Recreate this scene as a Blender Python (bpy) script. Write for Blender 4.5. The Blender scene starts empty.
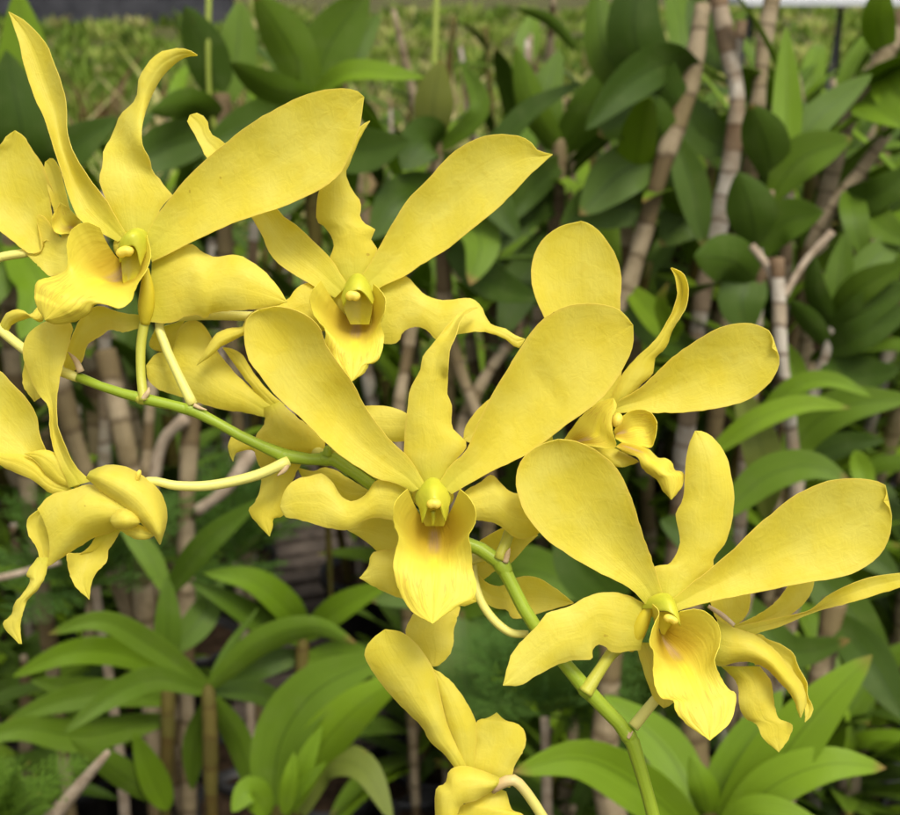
import bpy, math, random
import numpy as np
from mathutils import Vector, Matrix, Euler

random.seed(11); rng = np.random.default_rng(5)
scene = bpy.context.scene
COL = scene.collection
R = math.radians

# ------------------------------------------------------------------ camera
PITCH, CAMZ, LENS, SENS = 20.0, 1.12, 50.0, 36.0
D0 = 0.25                                   # distance of the flower spray
PXU = SENS / LENS / 900.0                   # one photo pixel at 1 m
U = PXU * D0                                # one photo pixel at the spray (0.2 mm)
cd = bpy.data.cameras.new('camera'); cam = bpy.data.objects.new('camera', cd); COL.objects.link(cam)
cam.location = (0, 0, CAMZ); cam.rotation_euler = (R(90 - PITCH), 0, 0)
cd.lens = LENS; cd.sensor_width = SENS; cd.sensor_fit = 'HORIZONTAL'
cd.clip_start = 0.01; cd.clip_end = 400
cd.dof.use_dof = True; cd.dof.focus_distance = 0.252; cd.dof.aperture_fstop = 30.0
scene.camera = cam
# ------------------------------------------------------------------ sky, sun, exposure
SUN_EL, SUN_AZ = 62.0, 150.0                # azimuth clockwise from +Y
w = bpy.data.worlds.new('World'); scene.world = w; w.use_nodes = True
nt = w.node_tree; nt.nodes.clear()
sky = nt.nodes.new('ShaderNodeTexSky'); sky.sky_type = 'NISHITA'; sky.sun_disc = False
sky.sun_elevation = R(SUN_EL); sky.sun_rotation = R(SUN_AZ); sky.dust_density = 4.0; sky.air_density = 1.0; sky.ozone_density = 1.0
hs = nt.nodes.new('ShaderNodeHueSaturation'); hs.inputs['Saturation'].default_value = 0.14
bg = nt.nodes.new('ShaderNodeBackground'); bg.inputs['Strength'].default_value = 0.105
wo = nt.nodes.new('ShaderNodeOutputWorld')
nt.links.new(sky.outputs[0], hs.inputs['Color']); nt.links.new(hs.outputs[0], bg.inputs['Color']); nt.links.new(bg.outputs[0], wo.inputs[0])
sd = bpy.data.lights.new('sun', 'SUN'); sd.energy = 1.5; sd.angle = R(18); sd.color = (1.0, 0.93, 0.80)
sun = bpy.data.objects.new('sun', sd); COL.objects.link(sun)
az, el = R(SUN_AZ), R(SUN_EL)
sdir = Vector((math.sin(az) * math.cos(el), math.cos(az) * math.cos(el), math.sin(el)))
sun.location = sdir * 5; sun.rotation_euler = (-sdir).to_track_quat('-Z', 'Y').to_euler()
vs = scene.view_settings
vs.view_transform = 'Standard'; vs.look = 'None'; vs.gamma = 1.0; vs.exposure = 0.81; vs.use_curve_mapping = False
scene.render.engine = 'CYCLES'
scene.cycles.use_denoising = True
scene.cycles.max_bounces = 8; scene.cycles.transmission_bounces = 6; scene.cycles.diffuse_bounces = 4

# ------------------------------------------------------------------ pixel -> place
sp, cp = math.sin(R(PITCH)), math.cos(R(PITCH))
CAM = np.array([0, 0, CAMZ]); RIGHT = np.array([1.0, 0, 0]); UP = np.array([0, sp, cp]); FWD = np.array([0, cp, -sp])
def P(x, y, D):
    return CAM + FWD * D + RIGHT * ((x - 450) * PXU * D) + UP * (-(y - 407.5) * PXU * D)
def PF(x, y, d):                             # spray: depth d in photo pixels behind the spray plane
    return P(x, y, D0 + d * U)

# ------------------------------------------------------------------ materials
def mat(name):
    m = bpy.data.materials.new(name); m.use_nodes = True
    t = m.node_tree; t.nodes.clear()
    return m, t
def N(t, typ, **kw):
    n = t.nodes.new(typ)
    for k, v in kw.items(): setattr(n, k, v)
    return n
def ramp(t, stops, fac, interp='LINEAR'):
    n = N(t, 'ShaderNodeValToRGB'); cr = n.color_ramp; cr.interpolation = interp
    while len(cr.elements) < len(stops): cr.elements.new(0.5)
    for e, (p, c) in zip(cr.elements, stops):
        e.position = p; e.color = (*c, 1) if len(c) == 3 else c
    t.links.new(fac, n.inputs[0]); return n.outputs[0]
def mixc(t, fac, a, b, blend='MIX'):
    n = N(t, 'ShaderNodeMix', data_type='RGBA', blend_type=blend)
    for sock, v in ((n.inputs[0], fac), (n.inputs[6], a), (n.inputs[7], b)):
        if isinstance(v, (int, float)): sock.default_value = v
        elif isinstance(v, tuple): sock.default_value = (*v, 1)
        else: t.links.new(v, sock)
    return n.outputs[2]
def math_(t, op, a, b=0.0, clamp=False):
    n = N(t, 'ShaderNodeMath', operation=op); n.use_clamp = clamp
    for s, v in zip(n.inputs, (a, b)):
        if isinstance(v, (int, float)): s.default_value = v
        else: t.links.new(v, s)
    return n.outputs[0]
def noise(t, vec, scale, detail=3.0, rough=0.55, dist=0.0):
    n = N(t, 'ShaderNodeTexNoise'); n.inputs['Scale'].default_value = scale; n.inputs['Detail'].default_value = detail
    n.inputs['Roughness'].default_value = rough; n.inputs['Distortion'].default_value = dist
    if vec is not None: t.links.new(vec, n.inputs['Vector'])
    return n.outputs[0]
def mapping(t, vec, scale, loc=(0, 0, 0)):
    n = N(t, 'ShaderNodeMapping'); n.inputs['Scale'].default_value = scale; n.inputs['Location'].default_value = loc
    t.links.new(vec, n.inputs['Vector']); return n.outputs[0]
def finish(t, color, rough=0.5, spec=0.3, transl=0.0, tcol=None, bump=None, bstr=0.2, bdist=0.001, sheen=0.0, metal=0.0):
    p = N(t, 'ShaderNodeBsdfPrincipled'); out = N(t, 'ShaderNodeOutputMaterial')
    if isinstance(color, tuple): p.inputs['Base Color'].default_value = (*color, 1)
    else: t.links.new(color, p.inputs['Base Color'])
    if isinstance(rough, (int, float)): p.inputs['Roughness'].default_value = rough
    else: t.links.new(rough, p.inputs['Roughness'])
    p.inputs['Specular IOR Level'].default_value = spec; p.inputs['Metallic'].default_value = metal
    if sheen: p.inputs['Sheen Weight'].default_value = sheen
    nrm = None
    if bump is not None:
        b = N(t, 'ShaderNodeBump'); b.inputs['Strength'].default_value = bstr; b.inputs['Distance'].default_value = bdist
        t.links.new(bump, b.inputs['Height']); nrm = b.outputs[0]; t.links.new(nrm, p.inputs['Normal'])
    if transl > 0:
        tr = N(t, 'ShaderNodeBsdfTranslucent'); mx = N(t, 'ShaderNodeMixShader'); mx.inputs[0].default_value = transl
        c = tcol if tcol is not None else color
        if isinstance(c, tuple): tr.inputs[0].default_value = (*c, 1)
        else: t.links.new(c, tr.inputs[0])
        if nrm is not None: t.links.new(nrm, tr.inputs['Normal'])
        t.links.new(p.outputs[0], mx.inputs[1]); t.links.new(tr.outputs[0], mx.inputs[2]); t.links.new(mx.outputs[0], out.inputs[0])
    else: t.links.new(p.outputs[0], out.inputs[0])

YEL_A, YEL_B, YEL_D = (0.88, 0.785, 0.098), (0.905, 0.835, 0.175), (0.81, 0.65, 0.042)
def petal_material(name, veins=0.5):
    m, t = mat(name)
    uv = N(t, 'ShaderNodeUVMap'); uvm = uv.outputs[0]
    co = N(t, 'ShaderNodeTexCoord').outputs['Object']
    oi = N(t, 'ShaderNodeObjectInfo').outputs['Random']
    long_ = noise(t, mapping(t, uvm, (21, 1.3, 1)), 1.0, 2.0, 0.5)        # veins run base to tip
    fine = noise(t, co, 900.0, 4.0, 0.6)
    wide = noise(t, co, 120.0, 2.0, 0.5)
    wid2 = noise(t, co, 380.0, 3.0, 0.55, 0.6)
    c = mixc(t, ramp(t, [(0.35, (0, 0, 0)), (0.65, (1, 1, 1))], wide), YEL_A, YEL_B)
    c = mixc(t, math_(t, 'MULTIPLY', ramp(t, [(0.28, (1, 1, 1)), (0.46, (0, 0, 0))], long_), veins), c, YEL_D)
    c = mixc(t, math_(t, 'MULTIPLY', fine, 0.12), c, YEL_D)
    c = mixc(t, math_(t, 'MULTIPLY', ramp(t, [(0.57, (0, 0, 0)), (0.72, (1, 1, 1))], wid2), 0.22), c, YEL_D)
    c = mixc(t, math_(t, 'MULTIPLY', oi, 0.25), c, (0.855, 0.725, 0.066))
    sep = N(t, 'ShaderNodeSeparateXYZ'); t.links.new(uvm, sep.inputs[0])
    # greener at the claw
    c = mixc(t, ramp(t, [(0.0, (0.55, 0.55, 0.55)), (0.16, (0, 0, 0))], sep.outputs[1]), c, (0.70, 0.68, 0.06))
    # paler margin
    e = math_(t, 'ABSOLUTE', math_(t, 'SUBTRACT', sep.outputs[0], 0.5))
    c = mixc(t, ramp(t, [(0.455, (0, 0, 0)), (0.5, (0.6, 0.6, 0.6))], e), c, (0.92, 0.76, 0.16))
    # tiny brown freckles, few
    sc = noise(t, co, 620.0, 1.0, 0.4)
    c = mixc(t, ramp(t, [(0.80, (0, 0, 0)), (0.83, (0.4, 0.4, 0.4))], sc), c, (0.42, 0.22, 0.02))
    h = math_(t, 'ADD', math_(t, 'MULTIPLY', long_, 0.40), math_(t, 'ADD', math_(t, 'MULTIPLY', wid2, 1.2), math_(t, 'MULTIPLY', fine, 0.25)))
    finish(t, c, 0.52, 0.25, 0.52, c, h, 0.24, 0.0008, sheen=0.05)
    return m
M_PETAL = petal_material('petal_yellow', 0.16)
M_PETAL_PALE = petal_material('petal_underside', 0.16)

def lip_material():
    m, t = mat('lip_yellow')
    uvm = N(t, 'ShaderNodeUVMap').outputs[0]
    co = N(t, 'ShaderNodeTexCoord').outputs['Object']
    sep = N(t, 'ShaderNodeSeparateXYZ'); t.links.new(uvm, sep.inputs[0]); u, v = sep.outputs[0], sep.outputs[1]
    au = math_(t, 'ABSOLUTE', math_(t, 'SUBTRACT', u, 0.5))
    n1 = noise(t, co, 160.0, 3.0); n2 = noise(t, co, 800.0, 3.0)
    c = mixc(t, n1, (0.83, 0.70, 0.058), (0.875, 0.775, 0.11))
    # throat pigment: orange brown, round the mid line near the base
    th = math_(t, 'MULTIPLY', ramp(t, [(0.20, (1, 1, 1)), (0.46, (0, 0, 0))], au), ramp(t, [(0.0, (1, 1, 1)), (0.22, (0.85, 0.85, 0.85)), (0.42, (0, 0, 0))], v))
    c = mixc(t, math_(t, 'MULTIPLY', th, 0.85), c, (0.56, 0.36, 0.018))
    # reddish veins fanning over the mid lobe
    fan = noise(t, mapping(t, uvm, (15, 2.2, 1)), 1.0, 2.0, 0.5, 1.2)
    line = ramp(t, [(0.455, (0, 0, 0)), (0.49, (1, 1, 1)), (0.51, (1, 1, 1)), (0.545, (0, 0, 0))], fan)
    line = math_(t, 'MULTIPLY', line, ramp(t, [(0.42, (0, 0, 0)), (0.58, (1, 1, 1)), (0.86, (0.8, 0.8, 0.8)), (1.0, (0.2, 0.2, 0.2))], v))
    c = mixc(t, math_(t, 'MULTIPLY', line, 0.34), c, (0.55, 0.26, 0.03))
    # bright callus and mauve streaks on the mid line
    st = noise(t, mapping(t, uvm, (60, 3, 1)), 1.0, 1.0)
    mid = ramp(t, [(0.03, (1, 1, 1)), (0.10, (0, 0, 0))], au)
    cal = math_(t, 'MULTIPLY', mid, ramp(t, [(0.28, (0, 0, 0)), (0.36, (1, 1, 1)), (0.5, (0.8, 0.8, 0.8)), (0.7, (0, 0, 0))], v))
    c = mixc(t, math_(t, 'MULTIPLY', cal, 0.85), c, (0.95, 0.83, 0.07))
    mau = math_(t, 'MULTIPLY', mid, ramp(t, [(0.02, (0, 0, 0)), (0.08, (1, 1, 1)), (0.22, (1, 1, 1)), (0.30, (0, 0, 0))], v))
    mau = math_(t, 'MULTIPLY', mau, ramp(t, [(0.35, (0.3, 0.3, 0.3)), (0.6, (1, 1, 1))], st))
    c = mixc(t, math_(t, 'MULTIPLY', mau, 0.62), c, (0.56, 0.36, 0.28))
    h = math_(t, 'ADD', math_(t, 'MULTIPLY', fan, 1.2), math_(t, 'MULTIPLY', n2, 0.35))
    finish(t, c, 0.48, 0.28, 0.32, c, h, 0.24, 0.0007)
    return m
M_LIP = lip_material()

def simple(name, a, b, scale, rough=0.5, spec=0.3, transl=0.0, bstr=0.2, bdist=0.0005, detail=4.0):
    m, t = mat(name); co = N(t, 'ShaderNodeTexCoord').outputs['Object']
    n = noise(t, co, scale, detail)
    c = mixc(t, ramp(t, [(0.3, (0, 0, 0)), (0.7, (1, 1, 1))], n), a, b)
    finish(t, c, rough, spec, transl, c, noise(t, co, scale * 4, 4.0), bstr, bdist); return m
M_COLUMN = simple('column_green', (0.52, 0.55, 0.035), (0.68, 0.62, 0.05), 150, 0.42, 0.35, 0.15)
M_STIGMA = simple('stigma_olive', (0.50, 0.44, 0.02), (0.60, 0.50, 0.03), 200, 0.35, 0.4)
M_ANTHER = simple('anther_cream', (0.86, 0.64, 0.06), (0.90, 0.72, 0.12), 300, 0.45, 0.35, 0.1)
M_MENTUM = simple('chin_olive', (0.76, 0.62, 0.035), (0.84, 0.69, 0.05), 120, 0.5, 0.3, 0.2)
M_BRACT = simple('dry_bract', (0.50, 0.34, 0.17), (0.62, 0.48, 0.28), 400, 0.8, 0.1)
M_MAUVE = simple('pale_mauve', (0.62, 0.44, 0.30), (0.70, 0.58, 0.36), 300, 0.5, 0.3)

def stem_material(name, a, b, tip=None):
    m, t = mat(name); co = N(t, 'ShaderNodeTexCoord').outputs['Object']; uvm = N(t, 'ShaderNodeUVMap').outputs[0]
    n = noise(t, mapping(t, uvm, (10, 2, 1)), 1.0, 3.0); sp_ = noise(t, co, 1500, 2.0)
    c = mixc(t, n, a, b)
    c = mixc(t, ramp(t, [(0.70, (0, 0, 0)), (0.76, (0.5, 0.5, 0.5))], sp_), c, (0.42, 0.46, 0.16))
    sep = N(t, 'ShaderNodeSeparateXYZ'); t.links.new(uvm, sep.inputs[0])
    if tip is not None:
        c = mixc(t, ramp(t, [(0.0, (0.9, 0.9, 0.9)), (0.25, (0, 0, 0))], sep.outputs[1]), c, tip)
    finish(t, c, 0.42, 0.35, 0.08, c, math_(t, 'ADD', n, math_(t, 'MULTIPLY', sp_, 0.5)), 0.25, 0.0005); return m
M_STEM = stem_material('flower_stem_green', (0.23, 0.33, 0.018), (0.36, 0.46, 0.034))
M_PED = stem_material('pedicel_pale', (0.74, 0.68, 0.14), (0.80, 0.74, 0.22))
M_PEDG = stem_material('pedicel_green', (0.46, 0.47, 0.05), (0.58, 0.55, 0.08))
M_PEDM = stem_material('pedicel_mauve_end', (0.68, 0.60, 0.12), (0.76, 0.68, 0.20), (0.58, 0.36, 0.24))

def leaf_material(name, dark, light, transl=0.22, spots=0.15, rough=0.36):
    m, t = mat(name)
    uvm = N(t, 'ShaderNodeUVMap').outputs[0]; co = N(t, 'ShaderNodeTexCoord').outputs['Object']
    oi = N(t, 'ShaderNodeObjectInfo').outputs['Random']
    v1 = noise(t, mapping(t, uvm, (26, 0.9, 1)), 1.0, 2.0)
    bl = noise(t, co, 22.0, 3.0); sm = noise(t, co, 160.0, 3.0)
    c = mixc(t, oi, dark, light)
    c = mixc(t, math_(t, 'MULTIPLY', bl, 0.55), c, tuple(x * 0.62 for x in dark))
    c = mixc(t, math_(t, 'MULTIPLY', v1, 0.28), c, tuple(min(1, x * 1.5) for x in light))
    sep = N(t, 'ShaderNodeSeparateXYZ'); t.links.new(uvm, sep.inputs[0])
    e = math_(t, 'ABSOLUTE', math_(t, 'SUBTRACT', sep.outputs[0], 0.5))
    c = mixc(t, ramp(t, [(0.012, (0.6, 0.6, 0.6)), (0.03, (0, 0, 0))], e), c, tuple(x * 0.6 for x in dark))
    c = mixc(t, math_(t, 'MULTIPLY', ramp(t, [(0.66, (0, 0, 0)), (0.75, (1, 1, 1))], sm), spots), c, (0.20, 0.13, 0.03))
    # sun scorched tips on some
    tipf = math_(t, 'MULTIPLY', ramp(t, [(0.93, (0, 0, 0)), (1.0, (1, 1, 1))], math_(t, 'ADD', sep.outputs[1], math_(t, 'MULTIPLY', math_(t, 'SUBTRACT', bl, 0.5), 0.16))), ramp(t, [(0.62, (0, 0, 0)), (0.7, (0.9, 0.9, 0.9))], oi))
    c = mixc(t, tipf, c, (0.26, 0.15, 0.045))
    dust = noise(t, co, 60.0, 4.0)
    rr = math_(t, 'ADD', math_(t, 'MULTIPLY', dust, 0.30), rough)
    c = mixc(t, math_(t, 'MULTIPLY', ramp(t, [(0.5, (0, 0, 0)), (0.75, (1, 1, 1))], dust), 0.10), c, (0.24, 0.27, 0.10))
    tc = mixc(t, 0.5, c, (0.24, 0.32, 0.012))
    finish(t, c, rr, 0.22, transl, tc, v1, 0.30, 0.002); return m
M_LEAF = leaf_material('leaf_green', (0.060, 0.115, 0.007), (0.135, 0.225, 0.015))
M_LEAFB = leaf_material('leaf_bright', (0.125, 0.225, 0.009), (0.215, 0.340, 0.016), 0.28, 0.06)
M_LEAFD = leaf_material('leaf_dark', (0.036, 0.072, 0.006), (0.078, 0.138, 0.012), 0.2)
M_LEAFY = leaf_material('leaf_yellowing', (0.13, 0.17, 0.025), (0.20, 0.22, 0.04), 0.25, 0.4)

def cane_material(name, bark, pale, olive):
    m, t = mat(name); uvm = N(t, 'ShaderNodeUVMap').outputs[0]; co = N(t, 'ShaderNodeTexCoord').outputs['Object']
    sep = N(t, 'ShaderNodeSeparateXYZ'); t.links.new(uvm, sep.inputs[0])
    oi = N(t, 'ShaderNodeObjectInfo').outputs['Random']
    vv = math_(t, 'ADD', sep.outputs[1], math_(t, 'MULTIPLY', noise(t, co, 45.0, 2.0), 0.5))
    fr = math_(t, 'FRACT', vv)
    fl = N(t, 'ShaderNodeTexWhiteNoise', noise_dimensions='1D'); t.links.new(math_(t, 'ADD', math_(t, 'FLOOR', vv), math_(t, 'MULTIPLY', oi, 50)), fl.inputs['W'])
    c = ramp(t, [(0.0, bark), (0.34, olive), (0.60, pale), (1.0, pale)], fl.outputs[0])
    c = mixc(t, ramp(t, [(0.0, (0.95, 0.95, 0.95)), (0.10, (0.15, 0.15, 0.15)), (0.85, (0, 0, 0)), (1.0, (0.8, 0.8, 0.8))], fr), c, tuple(x * .7 for x in bark))
    bl_ = noise(t, co, 38.0, 4.0, .65)
    c = mixc(t, math_(t, 'MULTIPLY', ramp(t, [(0.42, (0, 0, 0)), (0.68, (1, 1, 1))], bl_), .75), c, tuple((x + y_) / 2 for x, y_ in zip(bark, olive)))
    st = noise(t, mapping(t, uvm, (14, 0.8, 1)), 1.0, 3.0)
    c = mixc(t, math_(t, 'MULTIPLY', st, 0.5), c, tuple(x * 0.5 for x in bark))
    finish(t, c, 0.7, 0.2, 0.0, None, st, 0.5, 0.003); return m
M_CANE = cane_material('cane_papery', (0.105, 0.068, 0.032), (0.40, 0.32, 0.20), (0.22, 0.17, 0.075))
M_CANEW = cane_material('cane_striped', (0.13, 0.07, 0.03), (0.62, 0.56, 0.46), (0.40, 0.31, 0.20))
M_CANEG = cane_material('cane_green', (0.095, 0.055, 0.012), (0.12, 0.10, 0.02), (0.075, 0.090, 0.015))
M_TWIG = simple('dry_twig', (0.24, 0.18, 0.12), (0.42, 0.34, 0.25), 90, 0.85, 0.1, 0, 0.5, 0.002)
M_SPIKE = stem_material('spike_green', (0.19, 0.26, 0.03), (0.30, 0.34, 0.05))
M_POT = simple('pot_black_plastic', (0.010, 0.010, 0.010), (0.022, 0.021, 0.020), 60, 0.42, 0.4, 0, 0.1, 0.001)
M_BARK = simple('potting_bark', (0.02, 0.013, 0.008), (0.065, 0.042, 0.025), 60, 0.95, 0.05, 0, 0.8, 0.01)
M_SLAT = simple('weathered_wood', (0.05, 0.040, 0.032), (0.15, 0.12, 0.095), 25, 0.85, 0.15, 0, 0.5, 0.003)
M_FERN = leaf_material('fern_green', (0.045, 0.105, 0.016), (0.085, 0.17, 0.024), 0.3, 0.0, 0.6)
M_FERNB = leaf_material('fern_bright', (0.085, 0.18, 0.015), (0.15, 0.26, 0.025), 0.35, 0.0, 0.6)
M_WHITE = simple('white_paint', (0.48, 0.50, 0.53), (0.60, 0.61, 0.63), 12, 0.5, 0.3)
M_DARKMETAL = simple('dark_metal', (0.03, 0.03, 0.032), (0.07, 0.07, 0.07), 20, 0.5, 0.4)
M_CLOTH = simple('shade_cloth', (0.035, 0.036, 0.042), (0.075, 0.075, 0.085), 3, 0.9, 0.1)
def blade_material():
    m, t = mat('grass_blades'); uvm = N(t, 'ShaderNodeUVMap').outputs[0]
    sep = N(t, 'ShaderNodeSeparateXYZ'); t.links.new(uvm, sep.inputs[0])
    c = ramp(t, [(0.0, (0.04, 0.075, 0.010)), (0.25, (0.10, 0.17, 0.018)), (0.50, (0.20, 0.29, 0.035)), (0.68, (0.36, 0.38, 0.10)), (0.82, (0.48, 0.40, 0.20)), (1.0, (0.20, 0.12, 0.05))], sep.outputs[0])
    finish(t, c, 0.7, 0.2, 0.3, c); return m
M_BLADE = blade_material()
M_STRAW = simple('dry_straw', (0.30, 0.20, 0.09), (0.50, 0.38, 0.20), 9, 0.9, 0.1, 0.2)

def ground_material():
    m, t = mat('nursery_ground'); co = N(t, 'ShaderNodeTexCoord').outputs['Object']
    a = noise(t, co, 1.7, 6.0, 0.65); b = noise(t, co, 14.0, 5.0, 0.6)
    c = ramp(t, [(0.30, (0.04, 0.03, 0.018)), (0.45, (0.09, 0.075, 0.035)), (0.55, (0.08, 0.10, 0.022)), (0.72, (0.12, 0.14, 0.03))], a)
    c = mixc(t, math_(t, 'MULTIPLY', b, 0.5), c, (0.07, 0.055, 0.035))
    finish(t, c, 0.95, 0.1, 0, None, b, 0.8, 0.03); return m
M_GROUND = ground_material()

# ------------------------------------------------------------------ mesh helpers
def tag(o, label=None, cat=None, group=None, kind=None):
    if label: o['label'] = label
    if cat: o['category'] = cat
    if group: o['group'] = group
    if kind: o['kind'] = kind
    return o
WL = {}
def empty(name, loc, parent=None):
    o = bpy.data.objects.new(name, None); o.empty_display_size = 0.01; COL.objects.link(o)
    loc = np.array(loc, float); WL[o.name] = loc
    if parent is not None: o.parent = parent; o.location = loc - WL[parent.name]
    else: o.location = loc
    return o
def mesh(name, V, F, UV=None, m=None, parent=None, smooth=True):
    V = np.asarray(V, float)
    if parent is not None: V = V - WL[parent.name]
    else: pass
    me = bpy.data.meshes.new(name); me.from_pydata(V.tolist(), [], F)
    if UV is not None:
        ul = me.uv_layers.new(name='UVMap'); UV = np.asarray(UV, float)
        idx = np.empty(len(me.loops), dtype=np.int32); me.loops.foreach_get('vertex_index', idx)
        ul.data.foreach_set('uv', UV[idx].ravel().astype(np.float32))
    if smooth: me.polygons.foreach_set('use_smooth', [True] * len(me.polygons))
    if m: me.materials.append(m)
    me.update()
    o = bpy.data.objects.new(name, me); COL.objects.link(o)
    if parent is not None: o.parent = parent
    WL[o.name] = WL[parent.name] if parent is not None else np.zeros(3)
    return o
def spline(pts, n):
    """centripetal Catmull-Rom through pts, n samples evenly along the length"""
    pts = np.asarray(pts, float)
    if len(pts) == 2: pts = np.array([pts[0], (pts[0] + pts[1]) / 2, pts[1]])
    ext = np.vstack([2 * pts[0] - pts[1], pts, 2 * pts[-1] - pts[-2]])
    out = []
    for i in range(1, len(ext) - 2):
        p0, p1, p2, p3 = ext[i - 1:i + 3]
        k = [0.0]
        for a, b in ((p0, p1), (p1, p2), (p2, p3)): k.append(k[-1] + max(np.linalg.norm(b - a), 1e-9) ** 0.5)
        for tt in np.linspace(k[1], k[2], 12, endpoint=False):
            A1 = (k[1] - tt) / (k[1] - k[0]) * p0 + (tt - k[0]) / (k[1] - k[0]) * p1
            A2 = (k[2] - tt) / (k[2] - k[1]) * p1 + (tt - k[1]) / (k[2] - k[1]) * p2
            A3 = (k[3] - tt) / (k[3] - k[2]) * p2 + (tt - k[2]) / (k[3] - k[2]) * p3
            B1 = (k[2] - tt) / (k[2] - k[0]) * A1 + (tt - k[0]) / (k[2] - k[0]) * A2
            B2 = (k[3] - tt) / (k[3] - k[1]) * A2 + (tt - k[1]) / (k[3] - k[1]) * A3
            out.append((k[2] - tt) / (k[2] - k[1]) * B1 + (tt - k[1]) / (k[2] - k[1]) * B2)
    out.append(pts[-1]); out = np.array(out)
    s = np.concatenate([[0], np.cumsum(np.linalg.norm(np.diff(out, axis=0), axis=1))])
    q = np.linspace(0, s[-1], n)
    return np.stack([np.interp(q, s, out[:, j]) for j in range(out.shape[1])], 1)
def shell(G, th, edge=0.45):
    """grid of points (rows, cols, 3) -> closed thin solid"""
    nr, nc = G.shape[:2]
    du = np.gradient(G, axis=0); dv = np.gradient(G, axis=1)
    n = np.cross(du, dv); ln = np.linalg.norm(n, axis=2, keepdims=True)
    n = n / np.maximum(ln, 1e-12)
    k = np.ones((nr, nc)); k[:, 0] = k[:, -1] = edge; k[-1, :] = edge
    off = n * (th / 2 * k)[..., None]
    V = np.concatenate([(G + off).reshape(-1, 3), (G - off).reshape(-1, 3)])
    s, t = np.meshgrid(np.linspace(0, 1, nr), np.linspace(0, 1, nc), indexing='ij')
    UV = np.stack([t, s], 2).reshape(-1, 2); UV = np.concatenate([UV, UV])
    F = []; o = nr * nc
    for i in range(nr - 1):
        for j in range(nc - 1):
            a = i * nc + j
            F.append((a, a + nc, a + nc + 1, a + 1)); F.append((o + a, o + a + 1, o + a + nc + 1, o + a + nc))
    ring = [(0, j) for j in range(nc)] + [(i, nc - 1) for i in range(1, nr)] + [(nr - 1, j) for j in range(nc - 2, -1, -1)] + [(i, 0) for i in range(nr - 2, 0, -1)]
    for (a, b) in zip(ring, ring[1:] + ring[:1]):
        x, y = a[0] * nc + a[1], b[0] * nc + b[1]
        F.append((x, y, o + y, o + x))
    # the rim gets vertices of its own so that the faces shade flat up to the margin
    nrim = len(ring); R0 = len(V); idx = [a[0] * nc + a[1] for a in ring]
    V = np.concatenate([V, V[idx], V[[o + i for i in idx]]]); UV = np.concatenate([UV, UV[idx], UV[idx]])
    F = F[:-nrim] + [(R0 + k, R0 + (k + 1) % nrim, R0 + nrim + (k + 1) % nrim, R0 + nrim + k) for k in range(nrim)]
    return V, F, UV
def tube(pts, rad, n=28, seg=12, vscale=None, wob=0.0):
    pts = np.asarray(pts, float); rad = np.asarray(rad, float)
    if rad.ndim == 0: rad = np.full(len(pts), float(rad))
    q = spline(np.column_stack([pts, rad * 1.0]), n); C, rr = q[:, :3], q[:, 3]
    T = np.gradient(C, axis=0); T /= np.linalg.norm(T, axis=1, keepdims=True)
    ref = np.array([0.3, 0.9, 0.2]); V = []; UV = []
    L = np.concatenate([[0], np.cumsum(np.linalg.norm(np.diff(C, axis=0), axis=1))]); vl = L / L[-1] if vscale is None else L * vscale
    for i in range(n):
        a = np.cross(T[i], ref); a /= np.linalg.norm(a); b = np.cross(T[i], a)
        for j in range(seg):
            ph = 2 * math.pi * j / seg
            V.append(C[i] + (a * math.cos(ph) + b * math.sin(ph)) * rr[i] * (1 + wob * math.sin(3 * ph + i * 0.7))); UV.append((j / seg, vl[i]))
    F = [(i * seg + j, i * seg + (j + 1) % seg, (i + 1) * seg + (j + 1) % seg, (i + 1) * seg + j) for i in range(n - 1) for j in range(seg)]
    F.append(tuple(range(seg - 1, -1, -1))); F.append(tuple((n - 1) * seg + j for j in range(seg)))
    return V, F, UV

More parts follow.
